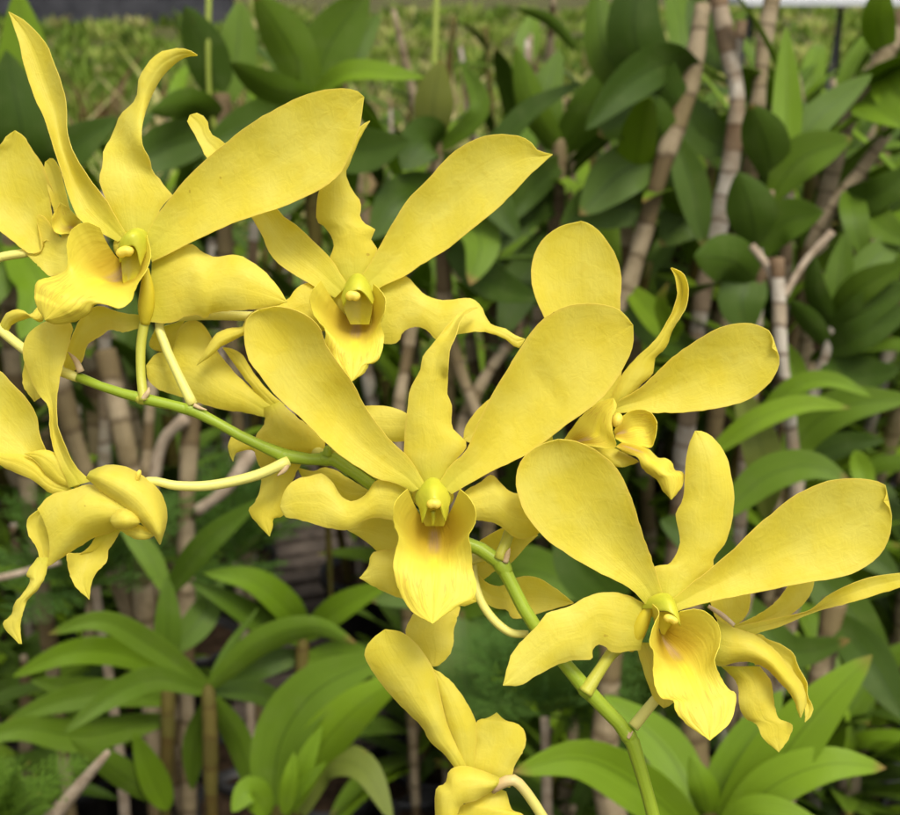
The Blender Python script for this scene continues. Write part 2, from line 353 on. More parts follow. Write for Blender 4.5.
# ------------------------------------------------------------------ outline notes: a letter starts a 4x enlargement, '_' plain photo pixels
ORG = dict(A=(0, 0), B=(0, 180), C=(180, 150), D=(330, 120), E=(130, 300), G=(0, 300), H=(0, 450), I=(240, 420), J=(360, 450),
           K=(360, 290), L=(550, 310), M=(500, 520), N=(620, 560), O=(675, 450), P=(350, 615), Q=(240, 290))
def pp(s):
    out = []; o = None
    for tok in s.split():
        if tok == '_': o = None
        elif tok in ORG: o = ORG[tok]
        else:
            x, y = map(float, tok.split(','))
            out.append((x, y) if o is None else (o[0] + x / 4, o[1] + y / 4))
    return np.array(out)
def petal(parent, name, Ls, Rs, st, Ms=None, m=None, nr=34, nc=13, ruffle=1.0, crest=0.0, th=1.5, groove=0.8, lump=1.1):
    """a petal lofted between its two margins; st: (s, depth at margin 1, middle, margin 2)"""
    L = spline(pp(Ls), nr); Rr = spline(pp(Rs), nr)
    if lump:
        jit = rng.normal(0, .20, (2, nr, 2)); jit[:, :2] = 0; jit[:, -2:] = 0; L = L + jit[0]; Rr = Rr + jit[1]      # slightly uneven margins
    gap = np.linalg.norm(L - Rr, axis=1)
    for k in range(1, nr):                      # keep the two margins a hair apart at the tip
        if gap[k] < 0.8:
            dv = L[k - 1] - Rr[k - 1]; dv /= max(np.linalg.norm(dv), 1e-6)
            c = (L[k] + Rr[k]) / 2; L[k] = c + dv * 0.4; Rr[k] = c - dv * 0.4
    Mm = spline(pp(Ms), nr) if Ms else (L + Rr) / 2
    st = np.array(st, float); s = np.linspace(0, 1, nr)
    def sm(col):
        if len(st) == 2: return np.interp(s, st[:, 0], st[:, col])
        q = spline(st[:, [0, col]], 200); return np.interp(s, q[:, 0], q[:, 1])
    dL, dM, dR = sm(1), sm(2), sm(3)
    G = np.zeros((nr, nc, 3)); ph = rng.uniform(0, 6.28, 4)
    for j in range(nc):
        t = j / (nc - 1); a, b, c = (1 - t) * (1 - 2 * t), 4 * t * (1 - t), t * (2 * t - 1)
        xy = L * a + Mm * b + Rr * c
        d = dL * a + dM * b + dR * c
        e = abs(2 * t - 1) ** 2.2
        d = d + ruffle * e * np.sin(s * 15 + ph[0] + (3 if t > .5 else 0)) * np.sin(math.pi * s) * 1.6
        d = d + lump * (np.sin(xy[:, 0] * .085 + ph[1]) * np.sin(xy[:, 1] * .075 + ph[2])) * np.sin(math.pi * np.clip(s * 1.0, 0, 1))
        d = d + groove * math.exp(-((t - .5) / .07) ** 2)
        if crest:                              # callus ridges, then a crinkled mid lobe
            for o_, k_ in ((.5, 1.0), (.43, .7), (.57, .7)): d = d - crest * k_ * .8 * math.exp(-((t - o_) / .028) ** 2) * np.exp(-((s - .36) / .15) ** 2)
            d = d + .65 * np.sin(t * 34 + 6 * s + ph[3]) * np.clip((s - .45) * 3, 0, 1) * np.sin(math.pi * np.clip(s, 0, 1)) * (.4 + abs(2 * t - 1))
        for i in range(nr): G[i, j] = PF(xy[i, 0], xy[i, 1], d[i])
    V, F, UV = shell(G, th * U)
    return mesh(name, V, F, UV, m or M_PETAL, parent)
def ptube(parent, name, pts, r, m, n=26, seg=12, wob=0.0):
    """pts: (px, py, depth)"""
    P3 = [PF(*p) for p in pts]; r = np.array(r if hasattr(r, '__len__') else [r] * len(pts), float) * U
    V, F, UV = tube(P3, r, n, seg, None, wob)
    return mesh(name, V, F, UV, m, parent)
def blob(parent, name, x, y, d, rx, ry, rd, m, fn=None, rot=0.0, n=14, seg=18):
    c = PF(x, y, d); V = []; UV = []
    cr, sr = math.cos(R(rot)), math.sin(R(rot))
    for i in range(n + 1):
        th = math.pi * i / n
        for j in range(seg):
            ph = 2 * math.pi * j / seg
            p = np.array([math.sin(th) * math.cos(ph), math.cos(th), math.sin(th) * math.sin(ph)])   # x right, y up, z away
            if fn: p = fn(p)
            px, py = p[0] * rx, p[1] * ry
            px, py = px * cr - py * sr, px * sr + py * cr
            V.append(c + (RIGHT * px + UP * py + FWD * p[2] * rd) * U); UV.append((j / seg, i / n))
    F = [(i * seg + j, (i + 1) * seg + j, (i + 1) * seg + (j + 1) % seg, i * seg + (j + 1) % seg) for i in range(n) for j in range(seg)]
    return mesh(name, V, F, UV, m, parent)
def notch(p):                                   # two-lobed anther cap
    q = p.copy(); q[1] -= 0.28 * math.exp(-(p[0] / .28) ** 2) * (1 if p[1] < 0 else 0) * -1
    return q

# ================================================================== THE SETTING
gv = [(-60, -6, 0), (60, -6, 0), (60, 160, 0), (-60, 160, 0)]
g = mesh('ground', gv, [(0, 1, 2, 3)], None, M_GROUND, None, False); tag(g, 'bare and grassy nursery ground', 'ground', kind='structure')

# ================================================================== THE FLOWER SPRAY
spray_base = np.array([0.075, 0.36, 0.24])
spray = empty('orchid_spray', spray_base)
tag(spray, 'arching spray of yellow orchid flowers on one green stem', 'orchid')
# main stem: from the plant below the picture up through the frame, tip on the far left
lowp = [spray_base, np.array([0.072, 0.335, 0.45]), np.array([0.064, 0.30, 0.66]), PF(668, 900, 95)]
stem_px = [(653, 815, 78), (642, 775, 74), (629, 735, 70), (612, 716, 68), (587, 690, 66), (562, 660, 66), (532, 622, 70), (518, 598, 74), (506, 573, 78),
           (495, 556, 80), (470, 545, 82), (430, 525, 84), (395, 500, 80), (368, 483, 76), (342, 464, 72), (328, 457, 70), (305, 459.5, 70), (285, 456, 70), (262, 446, 70),
           (235, 433, 70), (212, 420, 70), (188, 408.5, 70), (165, 404, 70), (145, 399, 70), (118, 392, 72), (95, 384, 74), (78, 377, 76)]
pts = lowp + [PF(*p) for p in stem_px]
rad = [0.0026, .0023, .002, .0017] + [r * U for r in (7.2, 7.0, 8.3, 7.2, 8.4, 7.2, 7.1, 7.2, 7.4, 8.8, 6.8, 6.6, 6.4, 6.3, 6.3, 8.2, 6.0, 7.6, 5.7, 5.5, 5.4, 6.6, 5.2, 6.2, 5.0, 4.9, 5.6)]
V, F, UV = tube(pts, rad, 170, 16)
mesh('stem', V, F, UV, M_STEM, spray)
# dry bracts at the nodes
for a, b, c, r in (((81, 372, 72), (76, 361, 70), (68, 352, 68), 4.0), ((143, 399, 64), (148, 392, 62), (149, 387, 62), 3.2), ((287, 463, 64), (284, 470, 62), (277, 476, 61), 4.2),
                   ((327, 455, 64), (328, 448, 62), (330, 446, 62), 5.0), ((505, 562, 72), (508, 553, 70), (510, 548, 70), 3.5), ((630, 733, 64), (628, 738, 62), (633, 731, 60), 3.0), ((194, 405, 64), (200, 408, 64), (207, 410, 64), 2.4)):
    ptube(spray, 'bract', [a, b, c], [r, r * .75, .5], M_BRACT if r != 5.0 else M_STEM, 10, 10)

for a, b_, r0 in (((137, 397.5, 70), (147, 400, 70), 5.9), ((184, 407.5, 70), (195, 411, 70), 6.2), ((278, 454, 70), (291, 458, 70), 7.4), ((320, 458, 70), (333, 458.5, 71), 7.6), ((497, 557, 80), (507, 574, 78), 8.6), ((581, 683, 66), (591, 695, 66), 8.3), ((624, 729, 69), (632, 741, 71), 8.1)):
    m_ = tuple((p + q) / 2 for p, q in zip(a, b_))
    ptube(spray, 'joint', [a, m_, b_], [r0 * .86, r0 * 1.10, r0 * .88], M_PEDG if r0 < 6 else M_STEM, 10, 16)
def flower(x, y, d, label=None):
    f = empty('flower', PF(x, y, d), spray)
    if label: f['label'] = label
    return f
def T(d0, d1, b=0.0, e0=0.0, e1=0.0):           # plain depth plan: base, tip, belly; e0/e1 lift margins
    return [(0, d0, d0, d0), (.25, d0 * .75 + d1 * .25 + e0, d0 * .75 + d1 * .25 + b * .8, d0 * .75 + d1 * .25 + e1), (.6, d0 * .4 + d1 * .6 + e0, d0 * .4 + d1 * .6 + b, d0 * .4 + d1 * .6 + e1), (1, d1, d1, d1)]

# ---- flower 1: large, top of the spray, lip turned aside
f = flower(142, 262, 70, 'large open flower with a twisted upper sepal and lip turned sideways')
petal(f, 'petal', '_ 118,242 B 330,170 300,130 A 235,650 215,590 180,480 135,380 95,260 75,170 35,48', '_ 128,236 B 470,160 425,80 A 420,795 370,730 300,620 270,530 265,420 245,330 215,250 180,170 95,80 35,48', T(66, 92, 7, -4, -10))
petal(f, 'dorsal_sepal', '_ 122,238 B 425,80 400,20 A 397,715 410,660 415,600 440,560 460,510 490,450 530,415 550,370 555,320 580,270 630,215 700,195 750,197 790,222',
      '_ 152,236 B 640,120 690,60 A 690,780 640,720 608,680 600,640 570,580 570,500 600,400 640,320 690,265 740,230 790,222',
      [(0, 72, 68, 72), (.2, 74, 70, 72), (.36, 80, 80, 66), (.46, 92, 76, 62), (.58, 84, 72, 70), (.75, 78, 76, 86), (1, 70, 74, 78)], ruffle=.6)
petal(f, 'petal', '_ 146,236 158,214 172,196 185,180 200,165 224,144 260,118 300,97 330,89 348,88.5 358,91.5 364,97', '_ 152,262 175,251 192,242 242,220 277,209 319,190 340,174 352,150 360,125 364,97', T(64, 26, 9, -3, -2))
petal(f, 'lateral_sepal', '_ 152,262 168,254 192,244 202,252 215,257 235,255 247,259 265,272 280,290 287,302', '_ 150,322 165,323 175,322 185,317 198,315 206,319 210,314 230,311 257,309 275,306 287,302', T(74, 52, -8, 6, 2), ruffle=1.4)
petal(f, 'lateral_sepal', 'B 560,540 480,530 390,505 320,560 280,650 255,720 256,766', 'B 560,592 490,608 445,598 400,625 350,660 330,720 290,768 256,766', [(0, 84, 84, 84), (.3, 84, 90, 76), (.6, 92, 96, 80), (1, 92, 94, 90)], m=M_PETAL_PALE, ruffle=1.6)
petal(f, 'lip', 'B 400,190 345,170 290,195 268,250 270,310 262,360 200,390 150,405 138,450 150,510 180,560', 'B 588,220 603,300 590,350 560,400 540,440 525,485 480,515 430,500 385,497 350,540 300,565 220,577 180,560',
      [(0, 40, 74, 50), (.15, 30, 66, 36), (.35, 26, 44, 22), (.55, 26, 14, 18), (.8, 14, 0, 14), (1, 6, 2, 6)], Ms='B 500,330 490,370 455,400 400,405 340,425 280,470 230,515 180,560', m=M_LIP, ruffle=2.6, crest=6, nr=48, nc=37)
petal(f, 'column', 'B 480,250 475,275 480,330', 'B 590,215 590,260 560,345', [(0, 66, 54, 66), (.5, 50, 34, 50), (1, 44, 36, 44)], Ms='B 535,200 525,225 530,262', m=M_COLUMN, nr=14, nc=13, ruffle=0, th=3, lump=0, groove=0)
petal(f, 'stigma', 'B 482,260 486,340 492,415', 'B 588,260 570,340 530,415', [(0, 60, 62, 60), (1, 56, 60, 56)], m=M_STIGMA, nr=8, nc=7, ruffle=0, lump=0)
blob(f, 'anther_cap', 125, 252, 38, 9.5, 6.2, 6, M_ANTHER, notch, 12)
blob(f, 'receptacle', 132, 246, 74, 20, 17, 9, M_PETAL)
ptube(f, 'column_foot', [(146, 268, 62), (147, 290, 66), (146, 310, 72), (145, 324, 76)], [3, 7.5, 8.5, 5], M_MENTUM, 20, 16)
ptube(f, 'pedicel', [(145, 318, 78), (141, 345, 76), (141, 375, 72), (144, 401, 66)], [5.4, 5.2, 5.0, 5.6], M_PEDG)

# ---- flower at the tip of the stem, cut by the picture edge
f = flower(10, 250, 110, 'pale flower tucked behind the large sideways flower')
petal(f, 'petal', '_ 62,262 55,245 B 175,240 165,285 115,292 60,250 0,205 -60,150 _ -26,185 -20,160 A 0,580 25,545 60,522', '_ 66,250 B 215,170 205,60 A 215,780 190,710 165,650 130,600 95,545 60,522', T(118, 104, 6, -6, -2), nr=40)
petal(f, 'petal', '_ 66,250 52,205 44,170 45,162', '_ 78,240 70,210 58,165 52,158 45,162', T(112, 108, 3))
petal(f, 'lip', 'B 290,215 225,213 205,175 215,135 240,90', 'B 330,190 320,160 300,140 270,110 240,90', [(0, 106, 112, 104), (.5, 98, 108, 100), (1, 104, 104, 104)], m=M_LIP, nr=20)
petal(f, 'lateral_sepal', 'B 300,360 240,375 200,385 150,340 105,298', 'B 300,200 240,230 180,150 150,140 165,285 105,298', T(108, 112, 4))
petal(f, 'lateral_sepal', 'G 0,98 28,52 75,38 120,58 150,30 180,10', 'G 30,130 50,98 90,80 130,72 165,88 190,20', [(0, 96, 92, 96), (.5, 84, 78, 90), (1, 96, 94, 98)], nr=22)
petal(f, 'lateral_sepal', 'G 100,230 92,340 137,406', 'G 210,250 185,370 137,406', T(104, 100, 3), m=M_PETAL_PALE, nr=16)
ptube(f, 'pedicel', [(79, 378, 76), (60, 371, 80), (38, 359, 86), (16, 343, 92), (-8, 322, 98), (-30, 295, 104), (-10, 262, 112), (30, 252, 116)], [5.2, 5.4, 5.4, 5.3, 5.2, 5.2, 5, 5], M_PED)

# ---- flower 2: upper middle, facing forward
f = flower(356, 305, 105, 'open flower with one long raised petal and a notched upper sepal')
petal(f, 'petal', '_ 335,298 307,282 290,272 272,257 262,235 250,215 235,195 206,156 200,145 190,127 187,120 190,115', '_ 348,285 330,258 310,238 295,224 285,218 277,209 262,190 245,165 224,143 210,132 207,120 198,113 190,115', T(98, 112, 6, -4, 2))
petal(f, 'petal', 'D 110,640 150,590 190,520 230,450 270,380 310,320 380,250 450,170 520,110 600,70 680,57 760,65 800,85 830,120 890,138', 'D 170,690 230,655 300,625 380,570 470,515 540,460 600,410 680,345 740,285 790,230 860,165 890,138', T(96, 66, 9, -4, -2))
petal(f, 'dorsal_sepal', '_ 342,282 330,258 334,247 331,236 324,226 318,222 317,202 320,188 335,165 350,140 362,125 370,121', '_ 368,280 377,250 371,239 375,229 366,225 360,217 361,204 352,190 346,175 351,160 361,136 370,121', [(0, 104, 100, 104), (.3, 106, 96, 106), (.6, 102, 94, 102), (1, 92, 92, 92)], ruffle=1.2)
petal(f, 'lateral_sepal', '_ 372,292 385,284 405,276 415,285 425,295 440,300 452,300 470,298 480,305 490,324 505,329 517,336 525,339', '_ 370,340 385,344 399,342 401,335 410,328 422,328 432,335 436,340 455,335 473,332 490,333 503,338 519,348 525,339',
      [(0, 106, 102, 106), (.3, 104, 96, 100), (.55, 100, 88, 86), (.68, 98, 84, 74), (.85, 84, 78, 80), (1, 80, 80, 80)], ruffle=1.3)
petal(f, 'lateral_sepal', '_ 335,295 312,283 299,286 287,300 268,306 254,311 246,318 243,327 230,328 215,335 207,347 197,365', '_ 330,330 300,335 280,340 262,338 250,334 244,335 232,341 222,346 210,357 197,365', [(0, 108, 104, 108), (.4, 96, 90, 96), (.62, 84, 76, 86), (.8, 82, 74, 80), (1, 84, 84, 84)])
petal(f, 'lip', 'C 562,522 525,570 521,620 540,665 580,720 _ 325,345 332,362 352,381', 'C 775,535 815,580 823,630 803,685 _ 381,325 384,337 382,351 376,362 371,361 365,372 352,381',
      [(0, 72, 118, 72), (.16, 62, 112, 62), (.34, 64, 88, 64), (.55, 66, 62, 66), (.8, 60, 52, 60), (1, 48, 46, 48)], Ms='_ 357,322 357,327 356,334 355,346 353,362 352,381', m=M_LIP, ruffle=2.8, crest=6, nr=48, nc=37)
petal(f, 'column', 'C 655,560 648,590 655,622', 'C 765,560 776,590 768,618', [(0, 104, 92, 104), (.5, 84, 70, 84), (1, 74, 64, 74)], Ms='C 710,498 710,515 708,560', m=M_COLUMN, nr=14, nc=13, ruffle=0, th=3, lump=0, groove=0)
petal(f, 'stigma', 'C 655,560 655,630 682,698', 'C 770,560 770,630 757,698', [(0, 88, 94, 88), (1, 94, 98, 94)], m=M_STIGMA, nr=8, nc=7, ruffle=0, lump=0)
blob(f, 'anther_cap', 353, 296, 67, 8, 5.8, 4.5, M_ANTHER, notch, -4)
blob(f, 'receptacle', 355, 296, 112, 24, 22, 8, M_PETAL)
ptube(f, 'pedicel', [(356, 300, 112), (310, 318, 126), (240, 316, 120), (190, 316, 104), (160, 322, 88), (165, 345, 80), (175, 368, 76), (193, 405, 68)], [6, 6, 5.4, 5.2, 5.0, 5.0, 5.0, 5.8], M_PED, 40)

# ---- flower 3: the middle of the spray, facing forward
f = flower(432, 498, 55, 'fully open flower halfway along the stem facing forward with lip hanging down')
petal(f, 'petal', '_ 412,492 395,483 Q 550,755 430,680 340,610 230,500 150,430 80,340 35,280 18,200 20,140 40,100 75,80', '_ 426,486 Q 690,690 600,600 560,550 500,465 450,370 400,300 340,210 320,150 280,110 220,80 150,65 75,80', [(0, 44, 42, 44), (.3, 34, 44, 34), (.6, 14, 28, 18), (.82, 2, 14, -8), (1, 0, 2, 0)])
petal(f, 'petal', '_ 438,484 450,466 465,452 477,425 492,395 507,370 522,345 540,322 557,310 577,304 600,304 618,309 627,317 633,325', '_ 452,494 490,472 529,453 566,425 603,397 625,365 633,345 633,325', T(42, 10, 10, -4, -3))
petal(f, 'dorsal_sepal', 'K 240,775 180,680 177,610 180,560 190,480 200,400 240,320 255,260 300,205 350,140 400,90 440,72 470,70', 'K 340,775 375,690 425,632 428,615 370,550 368,460 350,420 353,330 360,240 385,180 400,130 430,90 470,70', [(0, 50, 44, 50), (.3, 50, 40, 50), (.55, 46, 40, 36), (.75, 48, 46, 30), (.9, 58, 56, 46), (1, 70, 70, 68)], ruffle=1.1)
petal(f, 'lateral_sepal', 'I 680,300 640,250 550,240 500,300 450,325 410,310 370,250 330,215 280,225 230,235 195,258 172,300 160,345', 'I 680,400 620,400 540,390 490,405 430,440 350,430 280,410 220,395 180,387 160,345', [(0, 54, 54, 54), (.3, 56, 48, 54), (.5, 66, 50, 52), (.68, 62, 52, 54), (.85, 58, 56, 58), (1, 60, 60, 60)], ruffle=1.4)
petal(f, 'lateral_sepal', 'J 380,210 420,165 480,130 525,98 560,130 600,165 640,178 720,215 770,280', 'J 400,280 470,280 530,290 570,310 610,345 660,355 710,335 770,280', T(54, 58, -8, 4, 2))
petal(f, 'lip', 'J 190,155 150,195 133,240 136,300 155,350 140,410 133,470 150,545 165,580 210,650 290,695', 'J 400,155 440,195 462,240 460,290 435,345 445,400 450,470 465,540 455,590 400,620 290,695',
      [(0, 6, 68, 6), (.14, -8, 62, -8), (.3, 0, 40, 0), (.5, 8, 10, 8), (.75, 0, -6, 0), (1, -20, -20, -20)], Ms='J 297,305 297,325 298,352 298,400 297,470 294,570 290,695', m=M_LIP, ruffle=2.4, crest=6, nr=52, nc=37)
petal(f, 'column', 'J 238,150 222,190 240,240 250,292', 'J 346,150 360,190 350,238 340,288', [(0, 56, 44, 56), (.5, 38, 26, 38), (1, 26, 18, 26)], Ms='J 291,114 291,126 293,158 296,196', m=M_COLUMN, nr=16, nc=15, ruffle=0, th=3, lump=0, groove=0)
petal(f, 'stigma', 'J 238,190 242,260 262,304', 'J 358,190 352,260 335,304', [(0, 42, 46, 42), (1, 50, 52, 50)], m=M_STIGMA, nr=8, nc=7, ruffle=0, lump=0)
blob(f, 'anther_cap', 434, 504, 19, 7.6, 5.4, 4.5, M_ANTHER, notch)
ptube(f, 'rostellum', [(433, 511, 34), (433.5, 518, 36), (433, 525, 40)], [3.0, 2.2, 1.6], M_COLUMN, 8, 8)
blob(f, 'receptacle', 433, 496, 60, 22, 16, 7, M_PETAL)
ptube(f, 'pedicel', [(430, 500, 66), (405, 492, 76), (375, 474, 80), (345, 456, 76), (331, 452, 72)], [9, 6.5, 5.5, 5.2, 6.0], M_PEDG)

# ---- flower 4: upper right, half hidden
f = flower(612, 420, 120, 'half hidden flower with a broad rounded petal standing upright')
petal(f, 'petal', '_ 600,428 570,360 544,317 535,296 531,272 537,248 555,229 581,221', '_ 616,424 622,360 620,310 621,274 614,252 599,231 590,224 581,221', T(116, 96, 8, -3, -3))
petal(f, 'dorsal_sepal', '_ 604,415 612,395 622,375 636,358 655,340 669,318 677,296 675,277 671,268', '_ 622,408 640,386 653,373 655,358 666,347 673,329 686,307 688,285 682,272 671,268', [(0, 116, 112, 116), (.35, 108, 104, 112), (.5, 102, 104, 108), (.75, 100, 106, 90), (1, 92, 94, 92)])
petal(f, 'petal', '_ 608,408 617,402 640,388 657,372 672,358 690,345 707,334 722,327 742,323 757,325 769,331 773,340 772,348', '_ 608,418 621,413 651,413 691,412 728,406 750,399 772,380 779,362 777,352 772,348', T(112, 70, 9, -4, -3))
petal(f, 'petal', 'K 760,540 640,440 560,415 520,435 460,490 420,550 413,600', 'K 780,640 700,650 600,640 500,622 440,612 413,600', T(118, 122, 4))
petal(f, 'lip', 'L 50,525 130,420 200,370 252,352', 'L 140,540 262,552 252,490 247,435 268,385 252,352', [(0, 96, 92, 84), (.5, 92, 82, 72), (1, 84, 80, 82)], m=M_LIP, nr=22)
petal(f, 'lip', 'L 255,485 290,425 340,400 395,405 425,440 428,460', 'L 262,515 320,542 370,545 403,550 420,515 428,460', [(0, 100, 104, 96), (.5, 92, 100, 84), (1, 78, 82, 78)], m=M_LIP, nr=22)
petal(f, 'lip', 'L 290,530 350,540 400,560 430,590 480,600 500,640 535,652 528,705 485,758', 'L 262,548 310,575 352,592 368,630 395,655 432,685 450,720 485,758', [(0, 90, 82, 80), (.4, 80, 66, 72), (.7, 66, 52, 66), (1, 56, 54, 56)], m=M_LIP, ruffle=3.0, nr=30)
petal(f, 'lateral_sepal', 'L 130,545 200,597 250,622 290,628', 'L 265,555 320,585 355,605 290,630', T(100, 92, -6), m=M_PETAL_PALE, nr=16)
blob(f, 'anther_cap', 617, 420, 84, 6, 8, 7, M_ANTHER, None, -20)
ptube(f, 'pedicel', [(600, 430, 122), (570, 470, 118), (535, 520, 98), (512, 528, 86), (506, 542, 80), (499, 560, 74)], [9, 7, 6, 6, 6, 6.6], M_PEDG)

# ---- flower 5: lower right, facing down to the side
f = flower(665, 612, 50, 'wide open flower with broad club shaped petals above the lower stem')
petal(f, 'petal', '_ 645,604 631,589 604,575 572,557 545,538 524,511 516,484 520,463 536,447 558,439', '_ 664,598 657,575 649,552 640,525 631,497 618,470 604,456 590,447 575,441 558,439', T(44, 8, 9, -3, -4))
petal(f, 'dorsal_sepal', '_ 658,600 655,566 668,565 677,552 680,540 677,522 O 5,250 30,200 40,100 45,30 _ 689,445 695,431', '_ 688,598 700,577 713,568 714,558 724,545 731,525 734,500 732,480 725,453 712,437 703,431.5 695,431', [(0, 50, 44, 50), (.25, 56, 48, 52), (.5, 60, 48, 52), (.8, 62, 52, 58), (1, 64, 64, 64)])
petal(f, 'petal', '_ 668,602 O 40,555 110,500 160,460 230,400 300,330 380,260 460,195 540,150 620,122 720,113 800,122 840,140 848,165 835,205', '_ 668,614 O 150,605 300,575 450,545 560,525 650,512 720,490 800,440 850,370 867,290 860,240 835,205', T(40, 14, 10, -3, -4))
petal(f, 'lateral_sepal', 'M 600,350 540,312 470,290 390,293 330,315 290,340 230,360 190,370 150,420 90,480 45,540 12,660', 'M 560,520 510,525 475,532 440,525 420,505 395,497 370,520 368,555 300,560 240,575 150,620 80,660 12,662', T(52, 22, -3, 3, 2), ruffle=1.3, nr=40)
petal(f, 'lateral_sepal', 'N 60,330 140,560 175,592', 'N 130,330 215,568 175,592', T(66, 60, -4), nr=14)
petal(f, 'lip', 'N 130,175 155,205 128,280 118,330 135,370 131,450 145,520 170,555 213,562 220,600 260,650 360,722', 'N 240,205 320,198 380,240 402,290 395,350 378,400 400,460 440,520 462,530 460,590 440,650 360,722',
      [(0, 26, 62, 26), (.15, 14, 56, 20), (.3, 4, 40, 16), (.5, -2, 10, 6), (.75, -12, -12, -10), (1, -26, -26, -26)], Ms='N 165,290 175,320 210,370 265,440 305,530 340,630 360,722', m=M_LIP, ruffle=2.6, crest=6, nr=52, nc=37)
petal(f, 'column', 'N 85,195 130,195 150,205', 'N 215,150 226,190 240,262', [(0, 52, 40, 52), (.5, 38, 22, 34), (1, 26, 14, 18)], Ms='N 150,140 190,165 205,212', m=M_COLUMN, nr=14, nc=13, ruffle=0, th=3, lump=0, groove=0)
blob(f, 'anther_cap', 671, 619, 17, 8, 5, 5, M_ANTHER, notch, -18)
blob(f, 'receptacle', 662, 606, 56, 18, 14, 7, M_PETAL)
petal(f, 'stigma', 'N 142,205 150,250 165,295', 'N 225,205 222,255 205,305', [(0, 40, 42, 40), (1, 58, 60, 58)], m=M_STIGMA, nr=8, nc=7, ruffle=0, lump=0)
ptube(f, 'column_foot', [(652, 604, 46), (642, 622, 52), (634, 640, 60), (630, 650, 64)], [3, 8, 8, 4], M_MENTUM, 18, 16)
ptube(f, 'pedicel', [(628, 642, 68), (613, 652, 66), (600, 670, 64), (585, 693, 58)], [7.0, 6.6, 6.4, 8.0], M_PEDG)

# ---- flower 6: behind flower 5, seen from the side
f = flower(735, 625, 110, 'side view flower behind the broad petals with slender sepals')
petal(f, 'petal', 'O 230,710 400,672 540,640 600,590 680,545 760,515 900,490 1000,470 1060,480', 'O 300,745 350,727 430,702 520,662 580,640 680,615 800,580 900,550 1000,510 1060,480', T(100, 66, 4, 2, -6))
petal(f, 'petal', 'O 230,705 330,660 400,610 440,560 470,520 520,470', 'O 280,712 350,700 430,675 500,630 540,580 555,520 520,470', T(104, 110, 4))
petal(f, 'dorsal_sepal', 'O 180,705 150,640 140,560 160,520', 'O 245,705 292,650 300,570 260,500 160,520', T(108, 116, 5), m=M_PETAL_PALE, nr=18)
petal(f, 'lateral_sepal', 'N 390,235 470,275 520,290 575,322 630,370 680,430 730,500 746,570 722,630', 'N 370,410 400,425 450,412 500,405 580,430 640,490 690,550 722,630', [(0, 96, 84, 92), (.3, 92, 72, 84), (.65, 84, 66, 74), (1, 70, 68, 70)])
petal(f, 'lateral_sepal', 'N 500,320 560,295 590,318 640,335 690,370 715,430 748,490 750,540 772,590 765,625 740,648', 'N 540,420 620,420 680,480 720,530 738,580 740,648', T(104, 86, 6))
petal(f, 'lip', 'N 405,425 460,480 475,520 475,570 500,630 545,658 570,710 635,768', 'N 560,425 605,490 615,560 635,632 688,658 675,715 635,768', [(0, 110, 98, 104), (.4, 98, 90, 96), (1, 84, 84, 84)], m=M_PETAL, ruffle=2.0)
ptube(f, 'column', [(708, 606, 92), (722, 615, 88), (734, 625, 86)], [2.0, 2.8, 2.2], M_MAUVE, 14, 10)
ptube(f, 'pedicel', [(725, 632, 112), (700, 655, 104), (676, 680, 88), (657, 698, 74), (633, 727, 66)], [8, 6.4, 5.6, 5.6, 6.2], M_PED)

# ---- flower 7: behind the stem, hooded lip with dark mouth
f = flower(268, 415, 125, 'flower behind the stem seen from the side with an open hooded throat')
petal(f, 'petal', 'E 545,470 450,448 380,440 270,410 180,380 110,355 70,310 65,260', 'E 570,430 480,350 400,270 340,190 320,140 280,88 240,82 200,110 180,180 170,205 110,212 65,260', T(118, 104, -7, 0, 4))
petal(f, 'petal', 'E 560,430 480,340 420,260 370,190', 'E 620,420 560,370 500,300 450,222 410,195 370,190', T(120, 112, -4), nr=20)
petal(f, 'petal', 'E 100,115 78,185 112,203', 'E 220,80 195,130 172,205 112,203', T(118, 118, 4), nr=14)
petal(f, 'petal', 'Q 280,450 400,458 500,463 560,462 630,475 700,515', 'Q 330,560 420,575 500,585 560,600 640,606 690,590 700,515', T(126, 112, -6), m=M_PETAL_PALE, nr=22)
petal(f, 'lip', 'E 535,432 540,490 505,545 500,610 530,690', 'E 600,408 660,462 720,510 778,578 730,640', [(0, 118, 104, 112), (.35, 108, 78, 96), (.7, 104, 84, 92), (1, 108, 100, 104)], Ms='E 570,420 600,480 640,545 625,590 620,660', m=M_PETAL, nr=26, nc=17)
petal(f, 'lip', 'E 610,560 630,600 640,625', 'E 700,520 780,570 770,610', [(0, 118, 128, 118), (1, 112, 126, 112)], m=M_LIP, nr=12)
petal(f, 'lateral_sepal', 'E 540,560 450,558 410,545 393,575 397,610 412,645', 'E 530,640 490,602 450,603 425,612 412,645', T(112, 96, -4), nr=20)
petal(f, 'lateral_sepal', 'I 90,40 60,110 85,180 80,280 60,330 35,360 75,420 118,465', 'I 290,120 250,170 220,220 200,290 190,350 170,385 135,395 130,430 118,465', T(116, 92, -6, 4, 0), ruffle=1.2)
petal(f, 'lateral_sepal', 'I 230,190 300,205 330,190 370,195 430,230 520,285', 'I 260,250 330,290 400,325 460,335 520,285', T(116, 98, -5), nr=20)
ptube(f, 'pedicel', [(280, 420, 124), (300, 440, 110), (318, 452, 92), (330, 456, 76)], [7, 6, 5.6, 6], M_PED)

